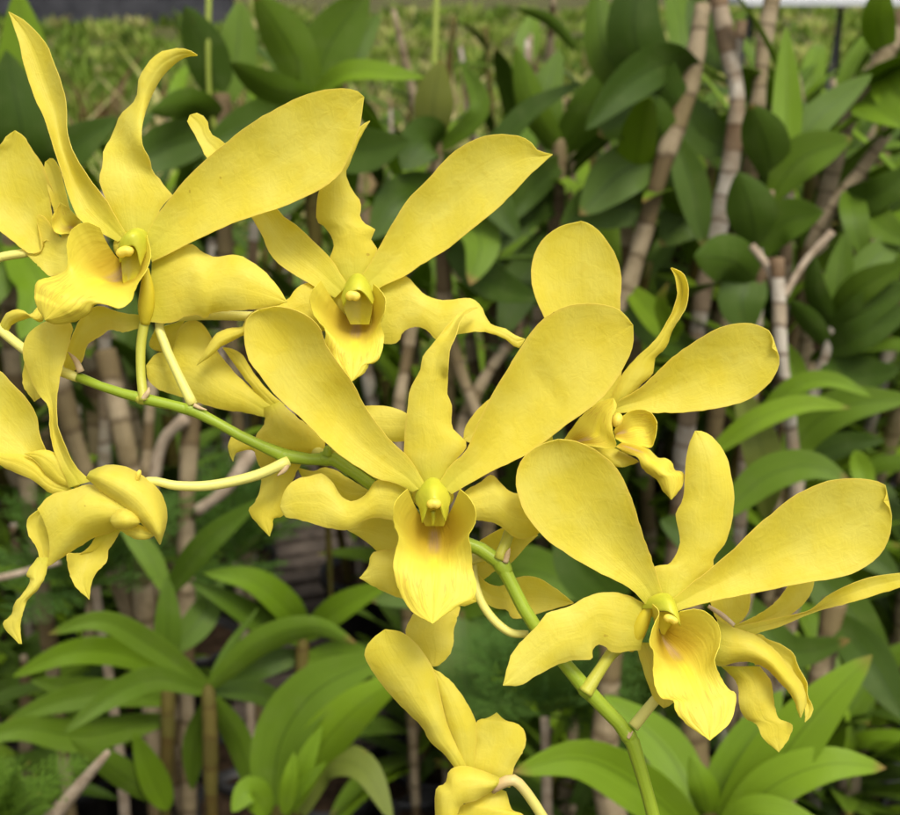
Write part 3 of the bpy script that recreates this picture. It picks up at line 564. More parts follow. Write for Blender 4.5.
# ---- flower 8: lower left, nodding
f = flower(80, 492, 60, 'nodding flower on a long pale stalk with a tall upright sepal')
petal(f, 'dorsal_sepal', 'G 275,750 250,690 215,600 198,500 195,430 150,370 110,280 92,210 110,140 170,92', 'G 365,725 300,660 260,580 230,490 228,400 240,310 265,220 285,140 290,100 230,78 170,92', [(0, 56, 52, 56), (.3, 50, 54, 44), (.5, 52, 52, 48), (.75, 56, 46, 56), (1, 62, 60, 62)])
petal(f, 'petal', 'G 240,760 150,690 60,650 -40,600 -120,480 -130,330', 'G 270,740 205,645 182,595 160,545 145,460 110,400 50,335 0,285 -70,270 -130,330', T(74, 84, 7, -4, -2))
petal(f, 'lateral_sepal', 'G 275,780 200,770 130,720 60,690 0,660 -80,600', 'G 285,752 190,705 160,665 100,620 0,612 -80,600', T(62, 58, -4), nr=20)
petal(f, 'petal', 'G 305,752 210,722 150,650 98,614', 'G 320,740 260,680 228,618 180,600 98,614', T(60, 54, -4), nr=18)
petal(f, 'lip', 'H 500,200 430,150 350,140 280,160 200,182 150,235', 'H 500,300 430,335 370,352 330,378 280,410 230,442 185,470', [(0, 44, 20, 44), (.3, 46, 16, 42), (.7, 46, 22, 40), (1, 44, 32, 36)], Ms='H 500,250 430,240 350,245 280,290 230,325 196,355', m=M_PETAL, nr=28, nc=17, ruffle=.5)
petal(f, 'lip', 'H 152,238 108,280 115,340 150,395 158,445', 'H 175,240 190,310 202,370 197,420 185,465', T(56, 52, 5), nr=18)
petal(f, 'lip', 'H 150,430 105,500 122,517 90,575 58,615 45,660 12,695 75,775', 'H 200,430 178,510 150,560 110,600 92,650 82,700 88,775', [(0, 40, 36, 36), (.4, 34, 28, 34), (.7, 36, 30, 30), (1, 28, 28, 28)], m=M_PETAL, ruffle=1.8)
petal(f, 'lateral_sepal', 'H 385,345 350,392 310,418 270,412 275,480 300,545 357,598', 'H 490,310 458,365 432,402 430,440 385,490 365,540 357,598', [(0, 54, 52, 54), (.3, 46, 56, 50), (.45, 34, 52, 46), (.7, 42, 46, 44), (1, 44, 44, 44)])
petal(f, 'lateral_sepal', 'H 345,112 420,175 490,225 550,280 610,335 640,378', 'H 362,85 400,66 440,60 510,70 580,110 640,165 668,250 662,310 640,378', [(0, 38, 30, 44), (.3, 26, 12, 42), (.7, 22, 10, 40), (1, 26, 24, 28)])
petal(f, 'lateral_sepal', 'H 470,315 540,355 590,355 620,340', 'H 520,290 560,300 600,318 620,340', T(36, 30, -4), nr=12)
petal(f, 'lip', 'H 440,282 455,248 500,233 545,255 560,290', 'H 440,282 455,306 500,316 540,304 560,290', [(0, 20, 18, 20), (.5, 22, 8, 16), (1, 20, 16, 20)], nr=16, nc=11, ruffle=.3)
ptube(f, 'anther_cap', [(137, 480, 24), (139, 473, 22), (140, 470, 22)], [2.0, 2.6, 1.2], M_ANTHER, 10, 10)
ptube(f, 'pedicel', [(125, 492, 44), (150, 481, 42), (175, 485.5, 44), (205, 486, 50), (235, 481, 56), (260, 474, 60), (278, 466, 62), (288, 461, 66)], [7, 4.6, 5.0, 5.4, 5.5, 5.6, 5.8, 6.4], M_PED)

# ---- flower 9: bottom, turned away
f = flower(470, 775, 70, 'flower turned away below the lip with two long overlapping petals')
petal(f, 'petal', 'P 440,640 380,560 320,505 290,450 210,370 130,280 75,200 58,150 75,110 110,78 140,57', 'P 480,640 430,530 390,440 360,320 335,220 300,160 250,100 200,65 140,57', T(64, 42, -8, 3, 4))
petal(f, 'petal', 'P 450,640 380,420 350,300 330,215', 'P 492,640 505,500 500,420 460,340 400,260 360,230 330,215', T(68, 60, -6, 2, 4))
petal(f, 'dorsal_sepal', 'P 480,650 488,560 500,470 510,423 550,412 587,390', 'P 640,690 660,600 692,545 703,510 695,460 670,437 620,420 587,390', T(72, 78, -6))
petal(f, 'lip', 'P 610,655 510,615 430,605 395,625 383,672 347,690 340,750 345,860', 'P 578,695 540,722 500,742 450,757 435,775 430,800 430,830 440,870', [(0, 62, 54, 58), (.3, 56, 40, 48), (.65, 54, 40, 46), (1, 56, 50, 52)], nr=28)
petal(f, 'lateral_sepal', 'P 570,690 500,738 430,775 405,880', 'P 625,705 650,780 695,802 690,890', T(70, 60, -8), m=M_PETAL_PALE, nr=20)
ptube(f, 'pedicel', [(492, 790, 58), (504, 782, 54), (514, 780, 54), (523, 788, 56), (534, 803, 60), (550, 826, 64), (585, 850, 70), (630, 850, 78), (657, 838, 80)], [4.5, 6.0, 6.0, 5.6, 5.6, 5.6, 5.6, 5.6, 6], M_PEDM, 34)

# ---- flower 10: behind the middle flower, facing away
f = flower(455, 570, 120, 'flower facing away behind the hanging lip of the middle flower')
petal(f, 'petal', 'I 700,420 640,380 560,385 500,395 430,440', 'I 700,620 620,570 545,522 510,490 430,440', T(112, 104, -5), m=M_PETAL_PALE, nr=20)
petal(f, 'petal', 'I 700,500 600,515 530,532 512,590 478,632', 'I 700,720 640,712 540,668 478,632', T(108, 96, -5), m=M_PETAL_PALE, nr=20)
petal(f, 'dorsal_sepal', 'P 310,-90 270,-30 250,0 222,70 270,140 330,205', 'P 440,-90 440,-30 430,10 415,60 412,120 390,170 345,205 330,205', T(108, 84, -6))
petal(f, 'lateral_sepal', 'J 440,390 456,520 470,605', 'J 380,420 385,560 400,624 470,605', T(112, 100, -4), nr=16)
petal(f, 'petal', 'J 420,480 455,385 510,345 575,312 640,320 712,340', 'J 480,530 560,470 600,455 660,390 712,340', T(116, 100, 5), m=M_PETAL_PALE, nr=20)
petal(f, 'petal', 'J 445,460 500,525 560,545 625,510 700,508 770,545 855,612', 'J 480,600 540,632 590,640 605,672 650,672 760,640 855,612', T(114, 92, 6), m=M_PETAL_PALE, nr=24)
ptube(f, 'lateral_sepal', [(474, 562, 112), (475, 582, 106), (482, 603, 100), (496, 622, 96), (512, 633, 92), (528, 634, 88)], [3, 4.4, 4.6, 4.8, 4.6, 4.0], M_PED, 26)
ptube(f, 'pedicel', [(455, 565, 122), (470, 560, 110), (485, 556, 96), (494, 556, 84)], [7, 6, 5.4, 6], M_PED)
# ================================================================== THE NURSERY BED
BENCH_Z = 0.10
# ---- slatted bench the pots stand on
bench = empty('slatted_bench', (0, 1.7, 0)); tag(bench, 'low bench of weathered grey wooden slats under the black pots', 'bench')
ba = R(19); bx, by = np.array([math.cos(ba), math.sin(ba), 0]), np.array([-math.sin(ba), math.cos(ba), 0])
def obox(c, ex, ey, ez, ax, ay, jit=0.0):
    V = []
    for i in (-1, 1):
        for j in (-1, 1):
            for k in (-1, 1): V.append(c + ax * ex * i + ay * ey * j + np.array([0, 0, ez * k]) + rng.normal(0, jit, 3))
    return V, [(0, 1, 3, 2), (4, 6, 7, 5), (0, 4, 5, 1), (2, 3, 7, 6), (0, 2, 6, 4), (1, 5, 7, 3)]
bc = np.array([0, 1.75, BENCH_Z - 0.011])
for k in range(-26, 30):
    V, F = obox(bc + by * k * 0.054 + bx * rng.uniform(-.04, .04) + np.array([0, 0, rng.uniform(-.002, .002)]), 2.1, 0.0185, 0.010, bx, by, 0.0012)
    mesh('slat', V, F, None, M_SLAT, bench, False)
for k in (-1.6, -0.55, 0.5, 1.55):
    V, F = obox(bc + bx * k + by * 0.1 - np.array([0, 0, 0.050]), 0.025, 1.5, 0.0365, bx, by, 0.001)
    mesh('beam', V, F, None, M_SLAT, bench, False)

# ---- pots
def pot_mesh():
    prof = [(0.0, 0.0), (0.044, 0.0), (0.046, 0.004), (0.058, 0.108), (0.063, 0.110), (0.064, 0.128), (0.060, 0.130), (0.058, 0.112), (0.0, 0.112)]
    seg = 20; V = []; F = []
    for r, z in prof:
        for j in range(seg): a = 2 * math.pi * j / seg; V.append((r * math.cos(a), r * math.sin(a), z))
    for i in range(len(prof) - 1):
        for j in range(seg): F.append((i * seg + j, i * seg + (j + 1) % seg, (i + 1) * seg + (j + 1) % seg, (i + 1) * seg + j))
    return V, F
pV, pF = pot_mesh(); POT = None
POTG = 'black pots on the slatted bench'
def pot(x, y):
    global POT
    if POT is None:
        POT = mesh('pot', pV, pF, None, M_POT); o = POT
        bk = [(math.cos(a) * r, math.sin(a) * r, 0.113 + rng.uniform(0, .006)) for r in (.057, .035, .012) for a in np.linspace(0, 6.283, 14, endpoint=False)]
        bf = [(i * 14 + j, i * 14 + (j + 1) % 14, (i + 1) * 14 + (j + 1) % 14, (i + 1) * 14 + j) for i in range(2) for j in range(14)] + [tuple(28 + j for j in range(14))]
        WL['pot'] = np.zeros(3); ch = mesh('potting_bark', bk, bf, None, M_BARK, o)
    else:
        o = POT.copy(); COL.objects.link(o)
        c = POT.children[0].copy(); COL.objects.link(c); c.parent = o
    o.location = (x, y, BENCH_Z + 0.001); o.rotation_euler = (0, 0, rng.uniform(0, 6))
    tag(o, 'round black plastic nursery pot holding an orchid on the bench', 'pot', POTG)
    return o
PZ = BENCH_Z + 0.113

# ---- leaves
def prof(kind, s):
    if kind == 'lance': w = np.sin(math.pi * np.clip(s, 0, 1) ** 0.80) ** 0.72
    elif kind == 'spoon': w = (0.30 + 0.70 * np.sin(math.pi * s ** 1.15) ** 0.9) * np.sqrt(np.clip(1 - s ** 7, 0, 1))
    else: w = (0.45 + 0.55 * np.sin(math.pi * s ** 0.9)) * np.sqrt(np.clip(1 - s ** 5, 0, 1))
    return np.maximum(w, 0.015)
def leafgrid(C, side, nrm, width, kind='oblong', fold=0.2, wave=0.05, nc=7):
    n = len(C); s = np.linspace(0, 1, n); wd = prof(kind, s) * width / 2; ph = rng.uniform(0, 6.28)
    G = np.zeros((n, nc, 3))
    for j in range(nc):
        t = 2 * j / (nc - 1) - 1
        lift = fold * abs(t) ** 1.3 + wave * abs(t) * np.sin(s * 7 + ph + (1.3 if t > 0 else 0))
        G[:, j] = C + side * (wd * t)[:, None] + nrm * (wd * lift)[:, None]
    return G
def tleaf(parent, pts, wpx, roll=0.0, fold=0.22, m=None, kind='oblong', wave=0.06):
    W = np.array([P(*p) for p in pts]); C = spline(W, 18)
    T_ = np.gradient(C, axis=0); T_ /= np.linalg.norm(T_, axis=1, keepdims=True)
    view = C - CAM; view /= np.linalg.norm(view, axis=1, keepdims=True)
    side = np.cross(T_, view); side /= np.linalg.norm(side, axis=1, keepdims=True)
    nrm = np.cross(side, T_)
    a = R(roll); s2 = side * math.cos(a) + nrm * math.sin(a); n2 = -side * math.sin(a) + nrm * math.cos(a)
    up = np.where((n2 @ np.array([0, 0, 1.0]))[:, None] < 0, -1, 1)
    D = np.mean([p[2] for p in pts])
    G = leafgrid(C, s2, n2 * np.sign(up.sum() or 1), wpx * PXU * D, kind, fold, wave)
    V, F, UV = shell(G, 0.0011)
    return mesh('leaf', V, F, UV, m or M_LEAF, parent)
def cane_mesh(parent, W, rad, m, name='cane', inter=0.035, n=60, seg=10):
    """jointed cane: slight swelling between the rings"""
    W = np.asarray(W, float); rad = np.asarray(rad, float)
    C = spline(np.column_stack([W, rad]), n)
    L = np.concatenate([[0], np.cumsum(np.linalg.norm(np.diff(C[:, :3], axis=0), axis=1))])
    q0 = rng.uniform(0, 9); ph = (L / inter + .22 * np.sin(L / inter * 1.9 + q0)) % 1.0
    rr = C[:, 3] * (1 + .10 * np.sin(L * 31 + q0) + .06 * np.sin(L * 83 + 2 * q0)) * (0.92 + 0.13 * np.sin(math.pi * ph) + 0.16 * np.exp(-(np.minimum(ph, 1 - ph) / .07) ** 2))
    V, F, UV = tube(C[:, :3], rr, n, seg, 1.0 / inter)
    return mesh(name, V, F, UV, m, parent)
CAT = 'orchid plant'
def plant(label, base, canes, leaves, name='orchid_plant', withpot=True, group=None):
    """canes: ([(px,py,D)..] top to bottom, radius px, material, runs to the pot); leaves: dicts for tleaf"""
    root = empty(name, (base[0], base[1], PZ)); tag(root, label, CAT, group)
    for c in canes:
        pts, rpx, m, down = c[:4]
        W = [P(*p) for p in pts]; D = np.mean([p[2] for p in pts]); r = [rpx * PXU * D] * len(W)
        if m is M_CANEG: r[0] *= .42; W.insert(1, W[0] * .8 + W[1] * .2); r.insert(1, r[1] * .85)
        if down:
            off = rng.uniform(-.03, .03, 2); end = np.array([base[0] + off[0], base[1] + off[1], PZ + 0.003])
            mid = (W[-1] * .45 + end * .55) + np.array([0, 0, .02]); W += [mid, end]; r += [r[0] * .95, r[0] * .7]
        ln = sum(np.linalg.norm(np.array(a) - np.array(b)) for a, b in zip(W[1:], W[:-1]))
        cane_mesh(root, W, r, m, inter=max(.02, rpx * PXU * D * (4.2 if len(c) < 5 else c[4])), n=int(max(24, min(90, ln / .006))))
    for lf in leaves: tleaf(root, **lf)
    if withpot: pot(base[0], base[1])
    return root
def lf(pts, w, roll=0, m=None, kind='oblong', fold=.22, wave=.06): return dict(pts=pts, wpx=w, roll=roll, m=m, kind=kind, fold=fold, wave=wave)
def under(x, y, D, dy=0.0):
    p = P(x, y, D); return (p[0], p[1] + dy)

pot(spray_base[0], spray_base[1])
# ---- plants one can follow in the photograph
plant('orchid plant with one short ochre cane and long arching narrow leaves', under(212, 812, .93), [([(208, 684, .92), (210, 725, .92), (212, 812, .93)], 7.2, M_CANEG, True)],
      [lf([(206, 686, .92), (155, 647, .90), (100, 620, .88), (48, 634, .87)], 27, 18, M_LEAF), lf([(210, 686, .92), (262, 642, .90), (315, 627, .88), (356, 643, .86)], 29, -18, M_LEAF),
       lf([(204, 690, .92), (155, 678, .90), (108, 698, .87), (64, 733, .85)], 27, 15, M_LEAF), lf([(208, 684, .93), (232, 645, .95), (258, 608, .96)], 13, 50, M_LEAF, 'lance'),
       lf([(213, 690, .93), (255, 692, .95), (300, 715, .98)], 23, 10, M_LEAFD), lf([(207, 705, .94), (195, 745, .96), (192, 790, .98)], 25, 0, M_LEAF), lf([(214, 700, .92), (240, 745, .95), (258, 812, .97)], 27, -10, M_LEAF)])
plant('orchid plant with an upright bright leaf above a ring of drooping leaves', under(166, 815, 1.04), [([(167, 664, 1.03), (168, 725, 1.03), (165, 815, 1.04)], 6.5, M_CANEG, True)],
      [lf([(167, 668, 1.03), (168, 620, 1.02), (167, 576, 1.02)], 27, 0, M_LEAF, 'lance'), lf([(165, 672, 1.03), (120, 652, 1.0), (70, 652, .97), (12, 677, .96)], 29, 14, M_LEAFB),
       lf([(165, 700, 1.03), (110, 692, 1.0), (55, 702, .98), (5, 722, .97)], 29, 14, M_LEAF), lf([(170, 590, 1.05), (205, 545, 1.02), (262, 498, 1.0)], 27, 10, M_LEAF),
       lf([(166, 590, 1.05), (148, 555, 1.05), (118, 522, 1.05)], 23, -8, M_LEAF), lf([(168, 810, 1.0), (150, 770, .98), (134, 733, .97)], 29, 0, M_LEAFB, 'lance'),
       lf([(160, 800, 1.0), (110, 765, .96), (70, 738, .94)], 29, 12, M_LEAF), lf([(172, 650, 1.05), (200, 620, 1.06), (222, 580, 1.08)], 31, 0, M_LEAF),
       lf([(160, 690, 1.06), (90, 690, 1.05), (30, 680, 1.04)], 31, 25, M_LEAF), lf([(160, 720, 1.05), (80, 735, 1.0), (20, 728, .97), (-30, 745, .95)], 34, 10, M_LEAF)])
plant('orchid plant with two glossy overlapping leaves beside the wooden slats', under(301, 800, 1.12), [([(303, 628, 1.12), (302, 690, 1.12), (300, 780, 1.13)], 6.5, M_CANEG, True)],
      [lf([(304, 632, 1.12), (285, 605, 1.08), (250, 580, 1.05), (203, 573, 1.03)], 32, -14, M_LEAFB), lf([(300, 640, 1.12), (262, 622, 1.08), (222, 598, 1.05), (188, 580, 1.04)], 27, -14, M_LEAF),
       lf([(305, 636, 1.12), (340, 608, 1.08), (392, 582, 1.05)], 29, 14, M_LEAFB), lf([(304, 660, 1.12), (345, 655, 1.1), (390, 680, 1.06)], 29, 14, M_LEAF), lf([(301, 655, 1.13), (262, 665, 1.12), (225, 690, 1.12)], 27, 0, M_LEAFD)])
plant('orchid plant with broad pleated leaves arching over the slats and one browned tip', under(285, 850, .86), [([(284, 800, .86), (283, 835, .86)], 11, M_CANEG, True)],
      [lf([(272, 812, .86), (282, 740, .85), (318, 690, .84), (392, 655, .83)], 58, 16, M_LEAF, fold=.35), lf([(292, 812, .86), (315, 755, .84), (360, 705, .82), (412, 672, .81)], 48, -10, M_LEAFB, fold=.3),
       lf([(300, 812, .86), (325, 765, .85), (362, 768, .83), (393, 822, .81)], 36, 18, M_LEAFY), lf([(290, 810, .84), (304, 765, .83), (322, 725, .83)], 22, 0, M_LEAFB, 'lance'),
       lf([(284, 815, .83), (290, 780, .82), (294, 752, .82)], 18, 20, M_LEAFB, 'lance'), lf([(268, 815, .86), (250, 790, .85), (232, 812, .84)], 30, 0, M_LEAFB), lf([(286, 815, .84), (300, 790, .83), (326, 762, .82)], 16, 30, M_LEAFB)])
plant('orchid plant with the brightest green upswept leaves under the lower flower', under(708, 870, .70), [([(712, 812, .70), (708, 850, .70)], 13, M_CANEG, True)],
      [lf([(722, 835, .70), (775, 765, .68), (828, 700, .67), (872, 655, .67)], 60, 12, M_LEAFB, fold=.3), lf([(705, 825, .71), (735, 765, .71), (782, 690, .72)], 46, -10, M_LEAFB),
       lf([(722, 838, .69), (775, 785, .67), (830, 764, .66), (886, 768, .66)], 46, 14, M_LEAFB), lf([(702, 842, .70), (645, 790, .68), (580, 758, .67), (512, 772, .66)], 52, 14, M_LEAFB),
       lf([(705, 825, .71), (668, 752, .73), (604, 695, .75)], 46, -12, M_LEAFB), lf([(710, 815, .70), (702, 785, .69), (690, 755, .69)], 30, 0, M_LEAFB, 'lance'), lf([(718, 838, .68), (760, 815, .66), (830, 830, .65)], 40, 10, M_LEAFB)])
plant('orchid plant with a white ringed cane forking into two thin twigs', under(797, 560, 1.0), [([(777, 258, .98), (779, 300, .98), (781, 345, .98), (790, 420, .99), (797, 500, 1.0), (798, 570, 1.0)], 6.5, M_CANEW, True, 3.0),
       ([(752, 246, 1.0), (768, 268, .99), (776, 292, .98)], 4, M_TWIG, False), ([(832, 232, .98), (805, 262, .98), (783, 298, .98)], 4.2, M_TWIG, False)],
      [lf([(757, 420, .98), (795, 386, .96), (830, 380, .95), (872, 397, .94)], 20, 16, M_LEAFB), lf([(712, 452, .97), (758, 420, .95), (805, 404, .94), (850, 408, .93)], 24, 14, M_LEAFB),
       lf([(742, 396, 1.0), (756, 430, 1.0), (766, 470, 1.0), (766, 520, 1.02)], 38, 0, M_LEAFY), lf([(725, 512, .96), (770, 475, .95), (812, 466, .94), (850, 482, .93)], 38, 14, M_LEAF),
       lf([(795, 480, 1.02), (800, 440, 1.02), (840, 408, 1.0), (915, 398, .98)], 40, 10, M_LEAF), lf([(790, 470, 1.05), (840, 445, 1.04), (885, 440, 1.03)], 26, 0, M_LEAFD), lf([(782, 345, .99), (795, 370, 1.0), (803, 410, 1.0)], 22, 10, M_LEAF),
       lf([(855, 450, 1.0), (862, 470, 1.0), (872, 500, .99)], 22, 0, M_LEAFB, 'lance'), lf([(800, 520, 1.03), (850, 540, 1.0), (900, 580, .98)], 40, 10, M_LEAFD), lf([(800, 560, 1.02), (840, 600, 1.0), (890, 660, .98)], 44, 0, M_LEAFD)])
plant('orchid plant with spoon shaped leaves spreading from one leafy shoot', under(762, 420, 1.08), [([(768, 190, 1.04), (764, 250, 1.05), (758, 300, 1.06), (750, 400, 1.08)], 7, M_CANEW, True, 3.0)],
      [lf([(772, 186, 1.04), (768, 150, 1.02), (750, 104, 1.0)], 46, 6, M_LEAFD, 'spoon'), lf([(774, 192, 1.04), (786, 130, 1.05), (786, 26, 1.06)], 30, 0, M_LEAFB, 'lance'),
       lf([(770, 200, 1.04), (800, 160, 1.02), (852, 138, 1.0)], 44, 12, M_LEAF, 'spoon'), lf([(778, 185, 1.05), (812, 125, 1.05), (872, 74, 1.06)], 34, 10, M_LEAF),
       lf([(756, 255, 1.05), (752, 215, 1.03), (738, 172, 1.02)], 50, 6, M_LEAFD, 'spoon'), lf([(757, 258, 1.05), (780, 225, 1.03), (824, 212, 1.0)], 44, 12, M_LEAF, 'spoon'),
       lf([(758, 285, 1.06), (735, 262, 1.03), (694, 256, 1.0)], 50, 0, M_LEAFD, 'spoon'), lf([(752, 270, 1.06), (742, 300, 1.05), (748, 335, 1.05)], 48, 0, M_LEAFD)])
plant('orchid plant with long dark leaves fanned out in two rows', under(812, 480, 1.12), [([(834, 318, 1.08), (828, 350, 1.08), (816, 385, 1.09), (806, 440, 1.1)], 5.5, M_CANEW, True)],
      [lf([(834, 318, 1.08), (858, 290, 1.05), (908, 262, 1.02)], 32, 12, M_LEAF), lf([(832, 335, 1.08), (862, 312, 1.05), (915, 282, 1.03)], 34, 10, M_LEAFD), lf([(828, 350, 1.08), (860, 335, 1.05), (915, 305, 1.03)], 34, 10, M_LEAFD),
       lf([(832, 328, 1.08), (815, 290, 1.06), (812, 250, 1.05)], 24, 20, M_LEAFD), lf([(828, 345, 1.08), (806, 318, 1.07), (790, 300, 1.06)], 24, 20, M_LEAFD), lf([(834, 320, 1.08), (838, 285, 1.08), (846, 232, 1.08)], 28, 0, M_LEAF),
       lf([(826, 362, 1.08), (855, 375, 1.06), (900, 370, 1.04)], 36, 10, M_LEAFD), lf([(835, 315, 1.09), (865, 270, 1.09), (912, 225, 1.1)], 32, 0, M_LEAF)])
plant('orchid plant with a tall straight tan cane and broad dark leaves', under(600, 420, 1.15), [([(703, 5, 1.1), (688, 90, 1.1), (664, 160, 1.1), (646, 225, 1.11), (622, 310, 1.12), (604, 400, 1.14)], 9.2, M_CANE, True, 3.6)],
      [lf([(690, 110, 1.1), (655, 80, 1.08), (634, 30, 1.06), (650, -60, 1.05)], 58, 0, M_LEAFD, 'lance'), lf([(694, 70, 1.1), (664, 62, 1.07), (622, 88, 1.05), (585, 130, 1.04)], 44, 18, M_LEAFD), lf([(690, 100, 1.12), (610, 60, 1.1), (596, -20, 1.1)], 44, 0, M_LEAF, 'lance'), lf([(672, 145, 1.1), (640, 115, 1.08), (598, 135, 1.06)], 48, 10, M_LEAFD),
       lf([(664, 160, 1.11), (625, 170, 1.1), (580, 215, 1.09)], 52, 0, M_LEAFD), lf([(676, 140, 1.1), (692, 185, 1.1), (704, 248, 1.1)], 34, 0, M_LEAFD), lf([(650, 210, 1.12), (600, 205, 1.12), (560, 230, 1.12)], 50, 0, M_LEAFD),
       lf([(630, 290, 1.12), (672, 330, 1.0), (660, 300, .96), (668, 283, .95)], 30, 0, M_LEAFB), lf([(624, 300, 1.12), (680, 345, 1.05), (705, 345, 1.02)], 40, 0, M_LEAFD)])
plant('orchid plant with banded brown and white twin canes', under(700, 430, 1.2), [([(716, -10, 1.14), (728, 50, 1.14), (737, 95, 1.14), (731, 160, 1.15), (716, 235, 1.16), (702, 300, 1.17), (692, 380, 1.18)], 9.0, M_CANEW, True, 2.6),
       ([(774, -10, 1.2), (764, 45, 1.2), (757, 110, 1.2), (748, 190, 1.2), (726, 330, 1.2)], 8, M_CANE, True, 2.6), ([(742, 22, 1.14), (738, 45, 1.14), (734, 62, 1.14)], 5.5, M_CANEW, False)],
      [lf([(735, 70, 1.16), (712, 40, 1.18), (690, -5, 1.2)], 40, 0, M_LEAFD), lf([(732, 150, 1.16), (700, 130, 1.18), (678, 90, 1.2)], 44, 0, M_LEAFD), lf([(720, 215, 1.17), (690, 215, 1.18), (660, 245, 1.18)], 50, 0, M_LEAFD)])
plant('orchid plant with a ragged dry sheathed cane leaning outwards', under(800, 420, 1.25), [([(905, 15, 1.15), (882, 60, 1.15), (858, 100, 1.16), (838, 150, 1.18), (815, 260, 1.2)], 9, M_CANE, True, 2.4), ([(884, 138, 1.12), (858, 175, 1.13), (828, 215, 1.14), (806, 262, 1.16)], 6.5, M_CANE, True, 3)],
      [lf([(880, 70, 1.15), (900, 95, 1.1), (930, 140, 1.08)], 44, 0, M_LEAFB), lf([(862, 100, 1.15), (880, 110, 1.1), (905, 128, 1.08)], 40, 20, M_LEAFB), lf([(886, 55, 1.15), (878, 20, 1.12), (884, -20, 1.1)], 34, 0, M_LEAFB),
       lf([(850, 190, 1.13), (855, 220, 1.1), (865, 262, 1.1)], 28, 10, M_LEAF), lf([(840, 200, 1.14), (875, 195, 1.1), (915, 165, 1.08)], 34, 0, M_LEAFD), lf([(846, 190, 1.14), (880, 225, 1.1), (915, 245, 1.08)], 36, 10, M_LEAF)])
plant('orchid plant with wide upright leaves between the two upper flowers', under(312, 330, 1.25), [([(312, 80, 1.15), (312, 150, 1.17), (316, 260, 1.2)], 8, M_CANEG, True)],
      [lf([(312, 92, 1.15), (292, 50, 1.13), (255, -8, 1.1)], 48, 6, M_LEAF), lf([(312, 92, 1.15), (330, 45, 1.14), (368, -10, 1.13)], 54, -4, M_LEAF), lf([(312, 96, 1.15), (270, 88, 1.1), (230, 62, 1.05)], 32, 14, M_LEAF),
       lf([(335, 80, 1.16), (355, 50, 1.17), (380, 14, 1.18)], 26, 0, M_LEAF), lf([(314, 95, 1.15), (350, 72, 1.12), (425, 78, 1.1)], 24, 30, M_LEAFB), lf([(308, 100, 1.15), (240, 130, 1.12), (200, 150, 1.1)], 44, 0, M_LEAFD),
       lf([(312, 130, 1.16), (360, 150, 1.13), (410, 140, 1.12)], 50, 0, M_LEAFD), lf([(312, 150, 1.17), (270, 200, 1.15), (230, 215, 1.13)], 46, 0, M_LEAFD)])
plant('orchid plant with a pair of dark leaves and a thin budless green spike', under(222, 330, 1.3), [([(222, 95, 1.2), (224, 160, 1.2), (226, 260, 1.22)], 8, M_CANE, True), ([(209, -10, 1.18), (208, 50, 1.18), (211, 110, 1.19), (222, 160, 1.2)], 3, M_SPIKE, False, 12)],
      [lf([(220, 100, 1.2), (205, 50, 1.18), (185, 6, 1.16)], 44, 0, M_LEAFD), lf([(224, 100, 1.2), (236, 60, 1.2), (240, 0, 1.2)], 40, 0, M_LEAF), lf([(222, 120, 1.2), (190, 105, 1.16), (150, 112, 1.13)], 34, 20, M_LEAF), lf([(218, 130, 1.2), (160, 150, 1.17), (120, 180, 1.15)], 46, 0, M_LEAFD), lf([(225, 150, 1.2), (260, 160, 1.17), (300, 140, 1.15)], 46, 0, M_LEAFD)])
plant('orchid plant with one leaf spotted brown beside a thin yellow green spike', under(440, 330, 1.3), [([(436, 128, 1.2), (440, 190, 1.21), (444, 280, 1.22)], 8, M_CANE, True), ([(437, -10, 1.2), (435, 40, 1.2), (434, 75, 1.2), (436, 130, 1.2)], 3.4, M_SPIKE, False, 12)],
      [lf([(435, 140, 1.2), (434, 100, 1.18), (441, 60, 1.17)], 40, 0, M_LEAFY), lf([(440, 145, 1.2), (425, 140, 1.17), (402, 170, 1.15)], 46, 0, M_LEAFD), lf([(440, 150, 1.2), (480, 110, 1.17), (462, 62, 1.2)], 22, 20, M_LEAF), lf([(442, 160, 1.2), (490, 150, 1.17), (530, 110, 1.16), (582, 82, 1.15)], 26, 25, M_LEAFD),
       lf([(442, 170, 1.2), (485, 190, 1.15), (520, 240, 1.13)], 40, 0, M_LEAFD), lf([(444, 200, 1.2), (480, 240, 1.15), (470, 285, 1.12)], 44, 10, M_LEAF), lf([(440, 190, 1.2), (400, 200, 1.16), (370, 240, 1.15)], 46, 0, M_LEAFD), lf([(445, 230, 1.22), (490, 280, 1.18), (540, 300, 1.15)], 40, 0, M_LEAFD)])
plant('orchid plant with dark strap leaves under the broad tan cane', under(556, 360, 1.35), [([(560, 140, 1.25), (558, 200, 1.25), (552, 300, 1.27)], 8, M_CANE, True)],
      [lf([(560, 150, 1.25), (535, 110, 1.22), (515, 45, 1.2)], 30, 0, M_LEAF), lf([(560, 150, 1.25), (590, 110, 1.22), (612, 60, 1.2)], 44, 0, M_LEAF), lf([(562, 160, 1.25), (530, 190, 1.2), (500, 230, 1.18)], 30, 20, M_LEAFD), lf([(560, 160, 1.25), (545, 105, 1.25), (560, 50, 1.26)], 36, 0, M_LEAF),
       lf([(575, 48, 1.2), (548, 20, 1.2), (515, 8, 1.2)], 14, 30, M_LEAF), lf([(558, 200, 1.25), (520, 210, 1.22), (480, 260, 1.2)], 46, 0, M_LEAFD), lf([(556, 230, 1.26), (520, 290, 1.22), (500, 340, 1.2)], 44, 0, M_LEAFD)])
